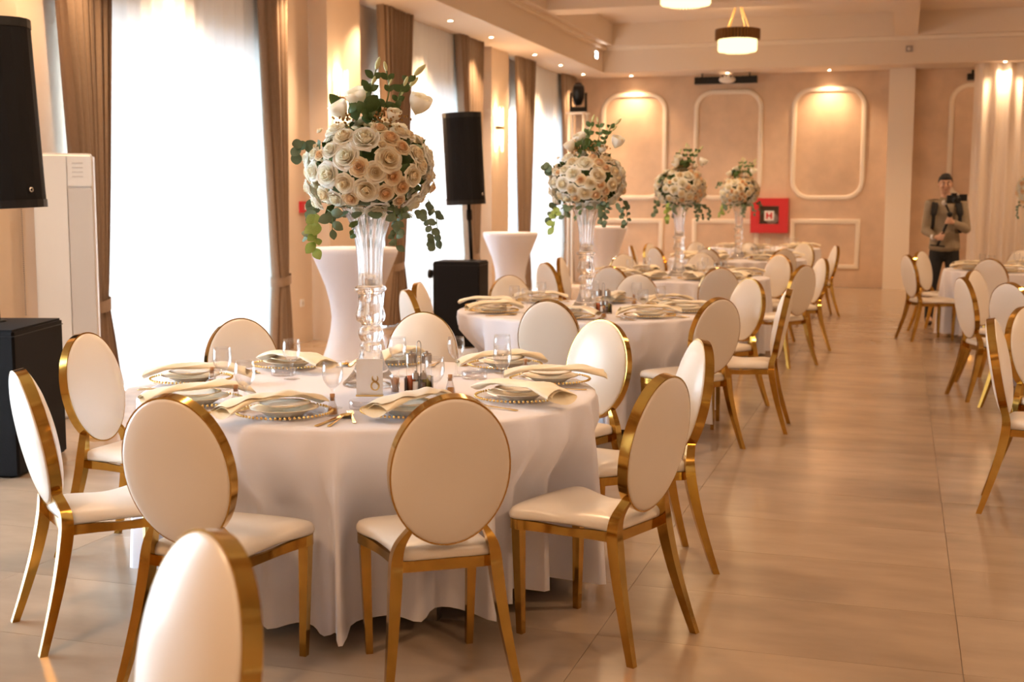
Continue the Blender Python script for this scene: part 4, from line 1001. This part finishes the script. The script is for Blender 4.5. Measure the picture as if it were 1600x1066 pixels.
bm = bmesh.new()
blob(bm, H0 + Vector((0, .022, .045)), H0 + Vector((0, .022, .045)), .0965, .0965, 0, (.92, 1.05, .99)); blob(bm, H0 + Vector((0, -.045, .088)), H0 + Vector((0, -.02, .105)), .046, .05, 3, (1.25, 1, .8))
hm = remesh(bm, .007, 'hair', 'hair', 2)
bm = bmesh.new(); bm.from_mesh(hm); bmesh.ops.delete(bm, geom=[v for v in bm.verts if (v.co - H0).z < (.058 if (v.co - H0).y < -.045 else .058 - (.045 + (v.co - H0).y) * 1.1 if (v.co - H0).y < .03 else -.035)], context='VERTS'); bm.to_mesh(hm); bm.free()
ob('hair', hm, man)
bm = bmesh.new()
blob(bm, (0, 0, .955), (0, 0, 1.12), .188, .168, 6, (1.04, .80, .40)); blob(bm, (0, 0, 1.12), (0, .005, 1.37), .160, .182, 6, (1, .70, 1)); blob(bm, (-.12, 0, 1.462), (.12, 0, 1.462), .082, .082, 6); blob(bm, (0, .0, 1.515), (-.005, .0, 1.548), .088, .072, 2, (1, .9, .7))
for s in (-1, 1): blob(bm, SH[s], EL[s], .076, .062, 9); blob(bm, EL[s], EL[s].lerp(WR[s], .9), .062, .040, 9)
ob('sweater', remesh(bm, .009, 'sweater', 'sweater', 5), man)
bm = bmesh.new(); blob(bm, (0, 0, .88), (0, 0, .93), .150, .148, 3, (1, .72, .6))
for s in (-1, 1): blob(bm, HIP[s] + Vector((-s * .012, 0, -.03)), KN[s], .098, .072, 10); blob(bm, KN[s], AN[s] + Vector((0, 0, .01)), .072, .055, 10)
ob('trousers', remesh(bm, .009, 'trousers', 'trousers', 5), man)
for s in (-1, 1):
    bm = bmesh.new(); blob(bm, AN[s] + Vector((0, .03, -.04)), AN[s] + Vector((0, -.16, -.052)), .046, .036, 7, (1, 1, .9)); ob('shoe', remesh(bm, .007, 'shoe', 'shoe', 3), man)
    # backpack strap down the front of the shoulder
    pts = catmull([(s * .115, .09, 1.45), (s * .12, .02, 1.535), (s * .135, -.085, 1.47), (s * .15, -.135, 1.36), (s * .155, -.115, 1.22), (s * .17, -.02, 1.14)], 5)
    vs = []; fs = []
    for k, p in enumerate(pts):
        w = .034 if k < 16 else .018; n = Vector((p.x * .3, p.y, (p.z - 1.35) * .4)).normalized() * .006
        vs += [p + Vector((-w, 0, 0)) - n, p + Vector((w, 0, 0)) - n, p + Vector((w, 0, 0)) + n * 2, p + Vector((-w, 0, 0)) + n * 2]
    for k in range(len(pts) - 1):
        for j in range(4): j2 = (j + 1) % 4; fs.append((k * 4 + j, k * 4 + j2, k * 4 + 4 + j2, k * 4 + 4 + j))
    ob('backpack_strap', mesh('strap', vs, fs, 'trousers'), man)
bm = bmesh.new(); blob(bm, (0, .19, 1.15), (0, .19, 1.40), .14, .13, 5, (1, .6, 1)); ob('backpack', remesh(bm, .012, 'trousers', 'backpack', 4), man)
ob('watch', B().tube([WR[-1] + Vector((-.03, .045, .005)), WR[-1] + Vector((-.012, .02, .002))], .040, 14).me('watch', 'signw'), man)
cam_e = empty('camera_stabiliser', (.50, 16.15, 0), 'black camera on a handheld stabiliser in the hands of the man', 'camera', None, .06)
st = [Vector((-.105, -.285, .985)), Vector((-.03, -.285, 1.19)), Vector((.015, -.285, 1.315)), Vector((.02, -.285, 1.36))]
ob('grip', B().tube(st[:3], [.017, .017, .019], 12).me('stabiliser_grip', 'blackm'), cam_e)
ob('foot', B().tube([(-.19, -.285, .99), (-.02, -.285, .975)], .010, 8).me('stabiliser_foot', 'blackm'), cam_e)
ob('motor', B().ball((.02, -.29, 1.36), .036, 12, 8, (1, 1.1, 1)).me('stabiliser_motor', 'blackm'), cam_e)
ob('arm', B().tube(catmull([(.02, -.28, 1.38), (-.015, -.27, 1.45), (-.03, -.27, 1.50), (.02, -.27, 1.505)], 4), .012, 8).me('stabiliser_arm', 'blackm'), cam_e)
ob('camera_body', B().box(-.02, -.32, 1.49, .13, -.24, 1.59).me('camera_body', 'blackm', False), cam_e); ob('prism_hump', B().box(.03, -.32, 1.588, .09, -.25, 1.615).me('camera_hump', 'blackm', False), cam_e)
ob('lens', B().lathe([(.0, .0), (.034, .0), (.037, .05), (.040, .12), (.0, .115)], 18).me('camera_lens', 'blackm'), cam_e, (.055, -.30, 1.54), 0, (pi / 2, 0, .35))
ob('monitor', B().box(.12, -.30, 1.52, .21, -.28, 1.60).me('camera_monitor', 'blackm', False), cam_e); ob('side_motor', B().ball((-.045, -.27, 1.50), .032, 10, 6).me('stabiliser_side_motor', 'acd'), cam_e)
